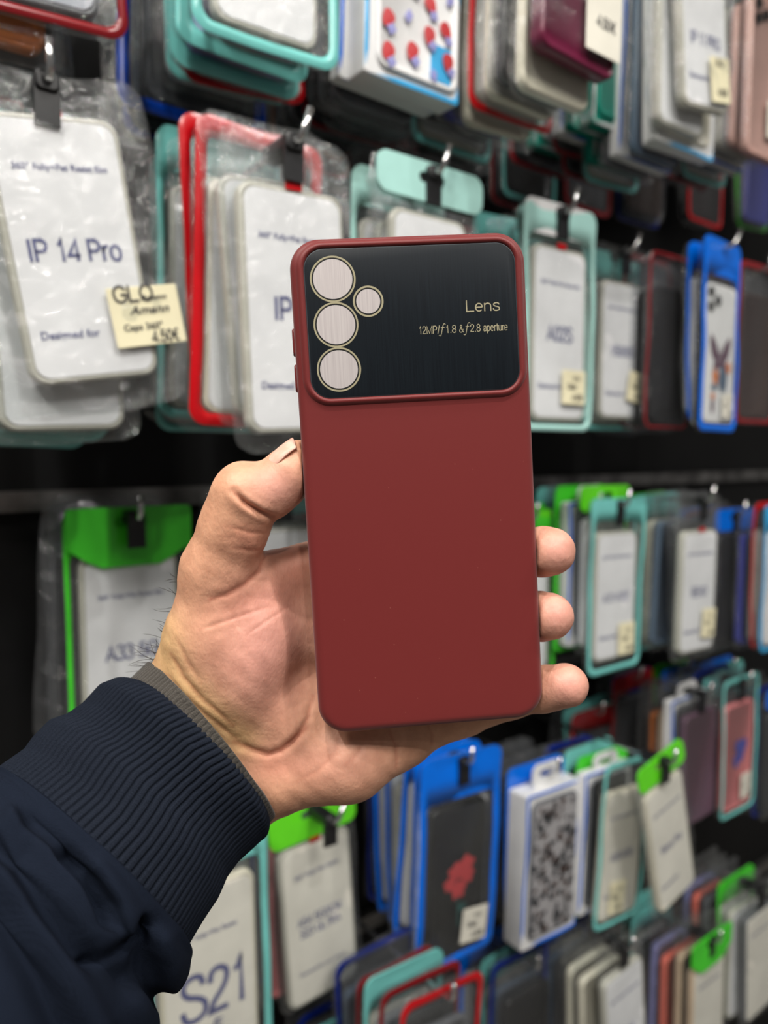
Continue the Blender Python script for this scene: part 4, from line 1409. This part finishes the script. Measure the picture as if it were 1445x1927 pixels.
def make_peg(hang, length, label, clip=True, bend=0.0, side=0.0):
    """chrome peg from the wall out to `length`, hang = world point on its line"""
    w_h = (hang - WALL_O).dot(NV)
    base = hang - NV * w_h
    r = empty('display_peg'); r.matrix_world = Matrix.Translation(base) @ Matrix.Rotation(WALL_ROT, 4, 'Z')
    zt = 0.003
    tip = length
    mb = MB()
    pts = [(0, -0.001, zt), (0, -tip + 0.006, zt), (side * 0.1, -tip + 0.001, zt + 0.001), (side * 0.3, -tip - 0.002, zt + 0.005), (side, -tip - 0.003, zt + 0.019)]
    mb.tube(pts, 0.0025, 10)
    link('rod', mb.mesh('rod'), M_chrome, r)
    mb = MB(); mb.box((0, -0.003, zt), (0.022, 0.006, 0.034))
    link('mounting_plate', sharpen(mb.mesh('mounting_plate', False)), M_clip, r)
    if clip:
        L = [[(x, y, z + zt + dz) for x, z in rr(0.013 * k, 0.011 * k, 0.003, 4)] for y, k, dz in ((-tip + 0.040, 0.8, 0), (-tip + 0.039, 1.0, 0), (-tip + 0.006, 1.0, 0), (-tip + 0.005, 0.85, 0))]
        v, f = stack_loops(L)
        mb = MB().add(v, f); mb.box((0, -tip + 0.009, zt - 0.011), (0.014, 0.003, 0.026))
        link('price_clip', sharpen(fix_normals(mb.mesh('price_clip'))), M_clip, r)
    tag(r, label, 'peg', 'pegs on the black wall')
    return r


ORD = ['', 'first', 'second', 'third', 'fourth', 'fifth', 'sixth', 'seventh', 'eighth', 'ninth', 'tenth']
S = lambda **k: k
# kinds of pack that hang behind the front ones: (style, words for the label)
BACK = {
    'teal': (S(rim='teal', header='teal', case='clear'), 'teal-rimmed pouch'),
    'red': (S(rim='red', case='clear', b=0.006), 'red-rimmed pouch'),
    'redbold': (S(rim='red', case='cream', b=0.008), 'broad red-rimmed pouch'),
    'tealwide': (S(rim='teal', header='teal', b=0.011, case='lavender', card=None), 'broad teal-rimmed pouch'),
    'darkred': (S(rim='darkred', case='smoke', card=None, b=0.005, film=FILM_GREY), 'dark red-rimmed smoky pouch'),
    'blue': (S(rim='blue', header='blue', case='white', b=0.007), 'blue-rimmed pouch'),
    'navy': (S(rim='navy', case='steel', card=None, film=FILM_GREY), 'navy-rimmed grey pouch'),
    'green': (S(rim='green', header='green', case='clear'), 'green-rimmed pouch'),
    'lime': (S(header='lime', case='white'), 'clear pouch with lime header'),
    'clear': (S(case='clear'), 'plain clear pouch with white card'),
    'cream': (S(case='cream', card=None), 'clear pouch with cream case'),
    'smoke': (S(case='smoke', card=None, film=FILM_GREY), 'clear pouch with smoky grey case'),
    'black': (S(case='black', card=None, film=FILM_GREY, crink=0.0008), 'clear pouch with black case'),
    'grey': (S(case='grey', card=None, film=FILM_GREY), 'clear pouch with grey case'),
    'emerald': (S(case='emerald', card=None), 'clear pouch with emerald case'),
    'maroon': (S(case='maroon', card=None), 'clear pouch with maroon case'),
    'pink': (S(case='pink', card=None), 'clear pouch with pink case'),
    'blush': (S(case='blush', card=None), 'clear pouch with blush pink case'),
    'lavender': (S(case='lavender', card=None), 'clear pouch with lavender case'),
    'coral': (S(case='coral', card=None), 'clear pouch with coral case'),
    'violet': (S(case='violet', card=None), 'clear pouch with violet blue case'),
    'steel': (S(case='steel', card=None), 'clear pouch with steel blue case'),
    'beige': (S(case='beige', card=None), 'clear pouch with beige case'),
    'brown': (S(case='brown', card=None, film=FILM_GREY), 'clear pouch with brown case'),
    'orange': (S(case='orange', card=None), 'clear pouch with orange case'),
    'purple': (S(case='purple', card=None), 'clear pouch with plum case'),
    'whitebox': (S(box='white', case='grey', card=None, W=0.090, H=0.190, top=0.018, bt=0.011, cth=0.007), 'flat white carton'),
    'emeraldbox': (S(box='emerald', case='white', card=None, W=0.092, H=0.190, top=0.020, bt=0.011, cth=0.007, line='white'), 'flat emerald carton'),
    'sky': (S(rim='sky', header='sky', case='clear'), 'sky blue-rimmed pouch'),
    'mint': (S(rim='mint', header='mint', case='clear'), 'mint-rimmed pouch'),
}
PROTO = {}


def back_pack(kind, seed):
    key = (kind, seed % 3)
    st, words_ = BACK[kind]
    if key not in PROTO:
        q = dict(st); q['seed'] = seed % 3 + 1
        PROTO[key] = make_pack(q, None, full=False)
        return PROTO[key], words_
    return copy_pack(PROTO[key]), words_


def stack(front, label, cat_words, px, py, w, roll=0.0, yaw=0.0, anchor='case', back=(), spacing=0.0160, peg=True, peg_len=None, peg_label=None, jit=0.006, seed=1, pegside=0.0, clip=True, backshift=(0, 0)):
    """a peg with its packs: the front pack placed by where its case is seen, the others behind it towards the wall"""
    rnd = random.Random(seed * 77 + 5)
    roll = math.radians(roll); yaw = math.radians(yaw)
    fs = dict(DEF); fs.update(front); fs['seed'] = seed % 5 + 1
    p = make_pack({**front, 'seed': seed % 5 + 1}, None)
    P = on_wall(px, py, w)
    cz = p['cz']
    if anchor == 'bottom': cz = -fs['H']
    if anchor == 'top': cz = 0
    Rm = Matrix.Rotation(WALL_ROT + yaw, 4, 'Z') @ Matrix.Rotation(roll, 4, 'Y')
    hang = P - (Rm @ Vector((0, 0, cz + 0.0)))
    p.matrix_world = Matrix.Translation(hang) @ Rm
    tag(p, label, 'phone case pack', 'packs hanging with ' + cat_words)
    del p['cz']
    hole = hang + Rm @ Vector((0, 0, -0.012))
    groll = roll
    for k, kind in enumerate(back):
        b, wd = back_pack(kind, rnd.randrange(3))
        r2 = rnd.gauss(0, math.radians(1.6)) + groll * (0.35 if k < 2 else 0.0)
        off = -NV * spacing * (k + 1) + DV * (rnd.uniform(-jit, jit) + backshift[0]) + Vector((0, 0, rnd.uniform(-jit, jit) + backshift[1]))
        Rb = Matrix.Rotation(WALL_ROT, 4, 'Z') @ Matrix.Rotation(r2, 4, 'Y')
        hb = hole + off - (Rb @ Vector((0, 0, -0.012)))
        b.matrix_world = Matrix.Translation(hb) @ Rb
        tag(b, '%s, %s behind the %s' % (wd, ORD[k + 1], cat_words), 'phone case pack', 'packs hanging with ' + cat_words)
        if 'cz' in b: del b['cz']
    if peg:
        ln = peg_len if peg_len else w + 0.016
        make_peg(hole + Vector((0, 0, 0.001)), ln, peg_label or ('chrome peg with black clip holding the %s' % cat_words), clip, side=pegside)
    return p


T4 = [('360\u00b0 Fully+Pet Resist film', 0.054, 0, 0.045), ]


def card_text(model, wid, foot=True, z=-0.006):
    t = [('360\u00b0 Fully+Pet Resist film', 0.054, 0, 0.045), (model, wid, 0, z)]
    if foot: t.append(('Designed for', 0.034, -0.012, -0.050, 1.0))
    return t


GLO = [('GLO', 0.026, -0.006, 0.0090, 0.85), ('Amann', 0.017, 0.006, 0.0095, 0.8, 0.2), ('Amann', 0.026, 0.002, 0.0015, 0.8, 0.3), ('Caps 360\u00b0', 0.025, -0.004, -0.0080, 0.9), ('4.50\u20ac', 0.018, 0.009, -0.0165, 1.1)]

# ---- second row (the row level with the camera plate)
stack(S(W=0.118, H=0.196, top=0.018, film=FILM_CR, crink=0.0022, cw=0.077, ch=0.152, cth=0.0105, text=card_text('IP 14 Pro', 0.055), red_tab=True,
        sticker=(0.035, -0.040, 0.045, 0.036, math.radians(-2), 'sticker', GLO), cz=0.006),
      'crinkled clear pouch with white printed card and large cream price sticker', 'pouch with the large cream price sticker', 138, 476, 0.225, roll=-9, back=['clear', 'cream', 'teal', 'clear', 'teal', 'teal', 'smoke', 'teal'], seed=2, backshift=(0.002, -0.010), pegside=-0.001)
stack(S(W=0.098, H=0.205, top=0.024, film=FILM_CR, crink=0.0018, rim=None, header=None, cw=0.078, ch=0.158, text=card_text('IP 14', 0.036), red_tab=True),
      'clear pouch with glossy red-tinged top and white card, beside the camera plate', 'glossy pouch next to the camera plate', 553, 590, 0.262, roll=-2, back=['clear', 'redbold', 'redbold', 'clear', 'teal', 'smoke', 'teal', 'clear'], seed=3, backshift=(-0.007, 0.012), pegside=0.006)
stack(S(W=0.108, H=0.205, rim=None, header='mint', cw=0.076, ch=0.158, text=card_text('A14', 0.03), film=FILM_CR, crink=0.002),
      'clear pouch with mint header, mostly hidden behind the camera plate', 'mint-headed pouch behind the camera plate', 800, 600, 0.24, roll=1, back=['clear', 'mint', 'clear', 'smoke', 'black', 'teal'], seed=4, pegside=0.006)
stack(S(W=0.100, H=0.208, rim='mint', header='white', cw=0.075, ch=0.160, text=card_text('A02S', 0.036), red_tab=True, sticker=(0.017, -0.048, 0.033, 0.032, 0, 'sticker', None)),
      'mint-rimmed pouch with white card and cream sticker, touching the phone case edge in view', 'mint-rimmed pouch beside the phone case', 1045, 632, 0.222, roll=0, back=['mint', 'clear', 'clear', 'teal', 'black', 'black', 'darkred'], seed=5, pegside=0.004)
stack(S(W=0.094, H=0.200, top=0.034, header=None, cw=0.076, ch=0.152, text=card_text('V50000', 0.042), sticker=(0.022, -0.040, 0.030, 0.034, math.radians(10), 'sticker', None)),
      'plain clear pouch with white card and tilted cream sticker', 'clear pouch with tilted sticker', 1164, 662, 0.165, roll=0, back=['teal', 'clear', 'black', 'black'], seed=6, pegside=0.008)
stack(S(W=0.084, H=0.198, case='black', card=None, film=FILM_GREY, rim='darkred', b=0.003, cw=0.074),
      'clear pouch with black case and red lower edge, beside the blue butterfly pouch', 'black case next to the butterfly pouch', 1250, 670, 0.185, back=['black', 'darkred', 'black', 'smoke'], peg=False, seed=7, pegside=0.008)
stack(S(W=0.092, H=0.215, top=0.040, rim='blue', header='blue', b=0.007, cw=0.077, ch=0.162, case='black', card='white', text=[('.', 0.0004, 0, 0.05)], decor='butterfly', board=True, lens=True, sticker=(0.016, -0.058, 0.026, 0.028, math.radians(-4), 'tag', None)),
      'blue pouch with white case showing a purple butterfly and orange flowers', 'blue butterfly pouch', 1346, 668, 0.225, roll=0.5, yaw=4, back=['blue'], seed=8, clip=False, pegside=0.01)
stack(S(W=0.098, H=0.200, case='brown', card=None, film=FILM_GREY, rim='darkred', cw=0.074), 'smoky pouch with dark brown case beyond the blue butterfly pouch', 'brown case beyond the butterfly pouch', 1416, 672, 0.20, back=['beige', 'smoke', 'darkred', 'black'], seed=9, clip=False)

# ---- first row (seen from below)
stack(S(W=0.110, H=0.200, rim='darkred', case='grey', card='steelpaper', cw=0.078), 'white case in dark red-rimmed pouch high above the cream sticker', 'white case above the cream price sticker', 55, 42, 0.235, roll=-4, anchor='bottom', back=['orange', 'grey', 'smoke', 'black', 'darkred', 'grey', 'brown', 'black'], seed=10, peg=True, clip=False, backshift=(-0.010, -0.020), jit=0.004)
stack(S(W=0.104, H=0.205, rim='teal', header='teal', b=0.007, case='clear', film=FILM_CR), 'clear pouch with teal line at its lower edge, topmost of the teal stack', 'uppermost teal-lined pouch', 497, 105, 0.245, roll=1, yaw=-3, anchor='bottom', back=['tealwide', 'tealwide', 'red', 'teal', 'lime'], seed=11, clip=False, backshift=(-0.002, -0.012))
stack(S(W=0.116, H=0.205, rim='royal', case='grey', card=None, film=FILM_GREY, b=0.009), 'large grey pouch with royal blue rim, deep under the teal stack', 'royal blue-rimmed grey pouch', 362, 240, 0.145, roll=2, anchor='bottom', back=['grey', 'black', 'navy', 'smoke', 'grey'], seed=12, clip=False, peg=False)
stack(S(box='white', case='white', card=None, W=0.088, H=0.190, top=0.018, bt=0.020, cw=0.076, ch=0.160, cth=0.009, decor='strawberry', line='sky', cx=0.003, sticker=(0.024, -0.062, 0.020, 0.026, 0, 'sky', [(' .', 0.001, 0, 0)])),
      'white carton with pale case covered in pink strawberries', 'strawberry carton', 762, 178, 0.25, roll=1, anchor='bottom', back=['whitebox', 'grey', 'smoke', 'grey', 'darkred', 'grey', 'smoke', 'orange', 'darkred'], seed=13, clip=False, spacing=0.0165)
stack(S(W=0.096, H=0.190, case='maroon', card=None, cth=0.013, cw=0.082, ch=0.168, cz=-0.004, sticker=(0.020, -0.042, 0.040, 0.062, math.radians(-2), 'tag', [('Caps', 0.02, -0.005, 0.012), ('4.50\u20ac', 0.022, 0.002, -0.012), ('GLO', 0.02, 0, 0.022)])),
      'glossy maroon case with tall white price tag', 'maroon case with tall white tag', 1078, 105, 0.325, roll=3, anchor='bottom', back=['cream', 'black', 'cream', 'red', 'cream', 'violet', 'smoke', 'teal', 'black', 'pink'], seed=14, clip=False, spacing=0.0165, backshift=(-0.008, -0.022))
stack(S(box='emerald', case='emerald', card=None, W=0.074, H=0.190, top=0.020, bt=0.014, cw=0.064, ch=0.155, cth=0.008, line='white', cx=0), 'emerald green carton with white base', 'emerald carton', 1148, 250, 0.205, anchor='bottom', back=['emeraldbox', 'whitebox', 'darkred', 'emeraldbox', 'black', 'darkred'], seed=16, clip=False)
stack(S(W=0.090, H=0.178, case='clear', film=FILM_CR, crink=0.002, cw=0.076, ch=0.150, text=card_text('IP 11 PRO', 0.050, True, -0.02), sticker=(0.017, -0.048, 0.032, 0.040, math.radians(-3), 'sticker', [('4.50\u20ac', 0.018, 0.002, -0.014), ('GLO', 0.014, 0, 0.012)])),
      'tilted clear pouch with white card and cream sticker, high up by the pink case', 'tilted white-card pouch', 1322, 208, 0.29, roll=-7, anchor='bottom', back=['clear'], seed=17, clip=False, peg=False)
stack(S(box='white', case='cream', card=None, W=0.098, H=0.195, top=0.018, bt=0.012, cth=0.007, line='sky', cw=0.076, ch=0.158), 'white carton with sky blue line behind the tilted white-card pouch', 'blue-lined white carton', 1280, 288, 0.262, roll=0.5, anchor='bottom', back=['whitebox', 'steel', 'whitebox', 'grey', 'emeraldbox', 'teal', 'darkred'], seed=18, clip=False)
stack(S(W=0.096, H=0.200, case='blush', card=None, lens=True, cth=0.011, cw=0.080, ch=0.172, sticker=(0.010, -0.045, 0.035, 0.04, 0, 'tag', None)), 'blush pink case at the end of the high row', 'blush pink case', 1432, 300, 0.25, anchor='bottom', back=['blush', 'clear', 'whitebox', 'steel', 'teal', 'darkred', 'grey'], seed=19, clip=False)

# ---- third row
stack(S(W=0.104, H=0.212, top=0.034, rim='green', header='green', scallop=True, b=0.004, cz=0.004, cw=0.080, ch=0.160, text=card_text('A33 5G', 0.044)),
      'green-rimmed pouch with scalloped green header beside the wrist', 'green-headed pouch by the wrist', 246, 1222, 0.085, roll=0, back=['smoke', 'black', 'smoke'], seed=20, backshift=(-0.010, 0.004), peg_len=0.115)
stack(S(W=0.098, H=0.200, case='clear', film=FILM_CR), 'clear pouch glimpsed between thumb and forefinger base', 'pouch glimpsed by the thumb', 530, 1150, 0.10, back=['teal', 'darkred', 'black', 'clear'], seed=21)
stack(S(W=0.098, H=0.200, case='clear'), 'clear pouch hidden behind the middle of the red case', 'pouch hidden by the red case', 790, 1150, 0.10, back=['green', 'darkred'], seed=22)
stack(S(W=0.100, H=0.200, rim='green', header='lime', case='clear', cw=0.076), 'lime-headed pouch peeping past the fingertips', 'lime-headed pouch at the fingertips', 985, 1145, 0.10, back=['green', 'navy', 'black', 'green'], seed=23)
stack(S(W=0.102, H=0.205, top=0.026, rim='teal', header='teal', b=0.006, cw=0.076, ch=0.152, text=card_text('A12 M12/F', 0.050), sticker=(0.018, -0.052, 0.030, 0.038, 0, 'sticker', None), cz=0.0, film=FILM_CR),
      'teal-rimmed pouch with cream sticker beyond the fingertips', 'teal-rimmed pouch beyond the fingertips', 1152, 1120, 0.155, roll=1, back=['lime', 'whitebox', 'green', 'black', 'teal'], seed=24, backshift=(-0.004, 0.012))
stack(S(W=0.098, H=0.205, top=0.034, cw=0.075, ch=0.150, text=card_text('RENO', 0.034), red_tab=True, sticker=(0.018, -0.040, 0.028, 0.036, math.radians(4), 'sticker', None)),
      'plain clear pouch with red tab and white card, second beyond the fingertips', 'clear red-tabbed pouch', 1308, 1112, 0.195, roll=1, back=['smoke', 'steel', 'cream', 'teal', 'green', 'black'], seed=25)
stack(S(W=0.100, H=0.200, rim=None, header='blue', case='black', card=None, cw=0.076), 'blue-headed pouch with black case past the clear red-tabbed pouch', 'blue-headed black case', 1372, 1110, 0.15, back=['violet', 'violet', 'darkred', 'blue'], seed=26)
stack(S(W=0.100, H=0.200, rim='sky', header='sky', case='white', cw=0.078), 'sky blue-headed pouch at the end of the middle row', 'sky blue-headed pouch', 1462, 1105, 0.20, back=['red', 'violet'], seed=27, clip=False)

# ---- fourth row
stack(S(W=0.112, H=0.215, top=0.026, rim='teal', header='teal', b=0.007, cw=0.086, ch=0.166, case='cream', card='ivory', text=[('360\u00b0 Fully+Pet Resist', 0.05, 0, 0.040), ('S21', 0.062, 0.004, -0.030, 1.15), ('FE', 0.012, 0.004, -0.046)]),
      'teal-rimmed pouch with very large printed letters below the sleeve', 'large-lettered pouch below the sleeve', 392, 1838, 0.135, roll=-1, back=['clear', 'pink', 'whitebox', 'black'], seed=28, backshift=(0.010, 0.010))
stack(S(W=0.098, H=0.205, top=0.036, rim=None, header='lime', cw=0.080, ch=0.162, card='ivory', text=[('360\u00b0 Fully+Pet Resist', 0.05, 0, 0.048), ('A54 5G/A34', 0.050, 0, 0.000), ('S23 ULTRA', 0.046, 0, -0.012), ('Designed for your phone', 0.052, 0, -0.050)], red_tab=True),
      'pouch with lime green header and grey-shaded card under the heel of the hand', 'lime-headed pouch under the hand', 597, 1722, 0.10, roll=-4, back=['pink', 'smoke', 'navy', 'black'], seed=29, pegside=0.008, peg_len=0.145)
stack(S(W=0.112, H=0.222, top=0.046, rim='blue', header='blue', b=0.009, cw=0.078, ch=0.162, case='black', card=None, board=True, decor='rose', sticker=(0.022, -0.052, 0.036, 0.036, math.radians(6), 'tag', None), film=FILM_CR),
      'bright blue pouch with black case bearing a red rose', 'blue rose pouch', 856, 1652, 0.142, roll=2.5, back=['blue', 'blue', 'clear', 'blue', 'blue', 'navy'], seed=30, spacing=0.017, backshift=(-0.004, 0.002))
stack(S(box='white', case='grey', card='floralgrey', W=0.094, H=0.205, top=0.026, bt=0.026, cw=0.078, ch=0.160, cth=0.009, decor='floral', line='blue', text=[('.', 0.0004, 0, 0.05)], sticker=(0.020, -0.055, 0.028, 0.036, 0, 'tag', None)),
      'deep white carton with grey floral case', 'white floral carton', 1022, 1616, 0.135, roll=2, back=['blue', 'black', 'black', 'smoke'], seed=31, spacing=0.020, clip=False)
stack(S(W=0.092, H=0.200, top=0.030, rim=None, header='lime', cw=0.074, ch=0.158, card='ivory', text=card_text('Reno Pro', 0.042), case='cream'),
      'cream-carded pouch with lime header hanging askew', 'askew lime-headed pouch', 1256, 1580, 0.215, roll=-14, back=[], seed=32, peg_len=0.235)
stack(S(W=0.094, H=0.200, rim='teal', header=None, cw=0.076, ch=0.156, card='ivory', case='cream', text=card_text('A05/A05S', 0.045), sticker=(-0.008, -0.050, 0.030, 0.038, math.radians(3), 'sticker', None)),
      'teal-edged pouch with yellowish sticker leaning the other way behind the askew pouch', 'leaning teal-edged pouch', 1163, 1602, 0.165, roll=5, back=['whitebox', 'green', 'teal', 'black', 'navy'], seed=33, peg=False, backshift=(-0.014, 0.004))
stack(S(W=0.092, H=0.190, case='purple', card=None, cw=0.076, film=FILM_CR), 'clear pouch with plum purple case', 'plum purple case', 1312, 1440, 0.15, roll=-2, back=['whitebox', 'beige', 'orange', 'black'], seed=34)
stack(S(W=0.096, H=0.200, case='pink', card=None, rim='teal', cw=0.076, decor='motif', sticker=(0.014, -0.045, 0.026, 0.036, 0, 'tag', None)), 'teal-rimmed pouch with pink case beside the plum case', 'pink case beside the plum case', 1384, 1420, 0.16, back=['smoke', 'teal', 'navy', 'black'], seed=35)
stack(S(W=0.096, H=0.200, case='smoke', card=None, rim=None, cw=0.076, header='blue'), 'smoky pouch with blue header past the pink case', 'smoky pouch past the pink case', 1462, 1430, 0.17, back=['navy', 'cream', 'black', 'teal'], seed=36)
# behind the fingers, between third and fourth rows
stack(S(W=0.100, H=0.200, rim='darkred', header='teal', case='smoke', card=None, film=FILM_GREY), 'dark red-rimmed smoky pouch under the little finger', 'smoky pouch under the little finger', 1110, 1480, 0.055, back=['teal', 'black'], seed=37, clip=False)

# ---- fifth row
stack(S(W=0.104, H=0.200, rim='red', case='grey', card=None, film=FILM_CR, crink=0.002), 'bright red-rimmed glossy pouch at the very bottom', 'red-rimmed glossy pouch at the bottom', 830, 1850, 0.20, anchor='top', roll=6, back=['darkred', 'teal', 'darkred', 'smoke', 'navy'], seed=38, backshift=(-0.015, 0.012), clip=False)
stack(S(W=0.088, H=0.200, case='clear', cw=0.074, text=card_text('Redmi', 0.03)), 'clear pouch with white card hanging low under the yellowish sticker', 'low white-card pouch', 1165, 1765, 0.19, anchor='top', roll=-6, back=['cream', 'cream', 'black', 'navy', 'blue'], seed=39, backshift=(-0.012, 0.0))
stack(S(W=0.096, H=0.200, header='green', case='beige', card='ivory', cw=0.076, scallop=True), 'vivid green-headed pouch with beige-edged card near the bottom', 'vivid green-headed pouch', 1330, 1752, 0.195, anchor='top', roll=-1, back=['beige', 'coral', 'lavender', 'black', 'teal', 'teal'], seed=40, backshift=(-0.008, 0.008))
stack(S(W=0.096, H=0.200, header=None, case='grey', card='ivory', cw=0.076), 'greyish clear pouch at the lower corner of the display', 'greyish corner pouch', 1425, 1660, 0.21, anchor='top', roll=-3, back=['clear', 'green', 'grey', 'coral', 'lavender'], seed=41, backshift=(-0.008, 0.004))
stack(S(W=0.096, H=0.200, case='black', card=None, film=FILM_GREY), 'black case pouch low beside the red-rimmed glossy pouch', 'low black case', 990, 1800, 0.13, anchor='top', back=['navy', 'teal', 'black', 'blue'], seed=42, clip=False)
stack(S(W=0.096, H=0.200, case='smoke', card=None, film=FILM_GREY, rim='teal'), 'smoky teal-rimmed pouch low beneath the lime-headed pouch', 'low smoky teal-rimmed pouch', 640, 1900, 0.09, anchor='top', back=['navy', 'black'], seed=43, clip=False)

# ---- packs set deep against the wall, seen below and between the rows
for px_, py_, fr_, lb_, ct_, bk_ in (
        (990, 385, S(case='black', card=None, film=FILM_GREY, rim='teal'), 'dark teal-rimmed pouch deep against the wall above the mint-rimmed pouch', 'deep dark teal-rimmed pouch', ['darkred']),
        (1100, 402, S(case='smoke', card=None, film=FILM_GREY, rim='darkred'), 'smoky pouch deep against the wall above the tilted sticker', 'deep smoky dark red-rimmed pouch', ['black']),
        (1210, 415, S(case='brown', card=None, film=FILM_GREY), 'brown case deep against the wall above the black cases', 'deep brown case', ['navy']),
        (1320, 425, S(case='black', card=None, film=FILM_GREY, rim='red'), 'black case in red-rimmed pouch deep above the butterfly pouch', 'deep red-rimmed black case', ['grey']),
        (1420, 430, S(case='violet', card=None, film=FILM_GREY), 'violet blue case deep against the wall beneath the blush pink case', 'deep violet blue case', ['green'])):
    stack(fr_, lb_, ct_, px_, py_, 0.055, anchor='bottom', back=bk_, seed=int(px_) % 50 + 44, clip=False, spacing=0.017)
for px_, py_, fr_, lb_, ct_, bk_ in (
        (1185, 1262, S(rim='darkred', header='navy', case='smoke', card=None, film=FILM_GREY), 'navy-headed smoky pouch low between the fingertips and the plum case', 'navy-headed smoky pouch', ['black']),
        (1275, 1252, S(header='blue', case='black', card=None, film=FILM_GREY), 'blue-headed pouch deep behind the plum purple case', 'deep blue-headed pouch', ['green']),
        (1362, 1246, S(rim='teal', header='green', case='steel', card=None), 'green-headed steel blue pouch deep behind the pink case', 'deep green-headed pouch', ['blue'])):
    stack(fr_, lb_, ct_, px_, py_, 0.058, anchor='top', back=bk_, seed=int(px_) % 50 + 94, clip=False, spacing=0.017)
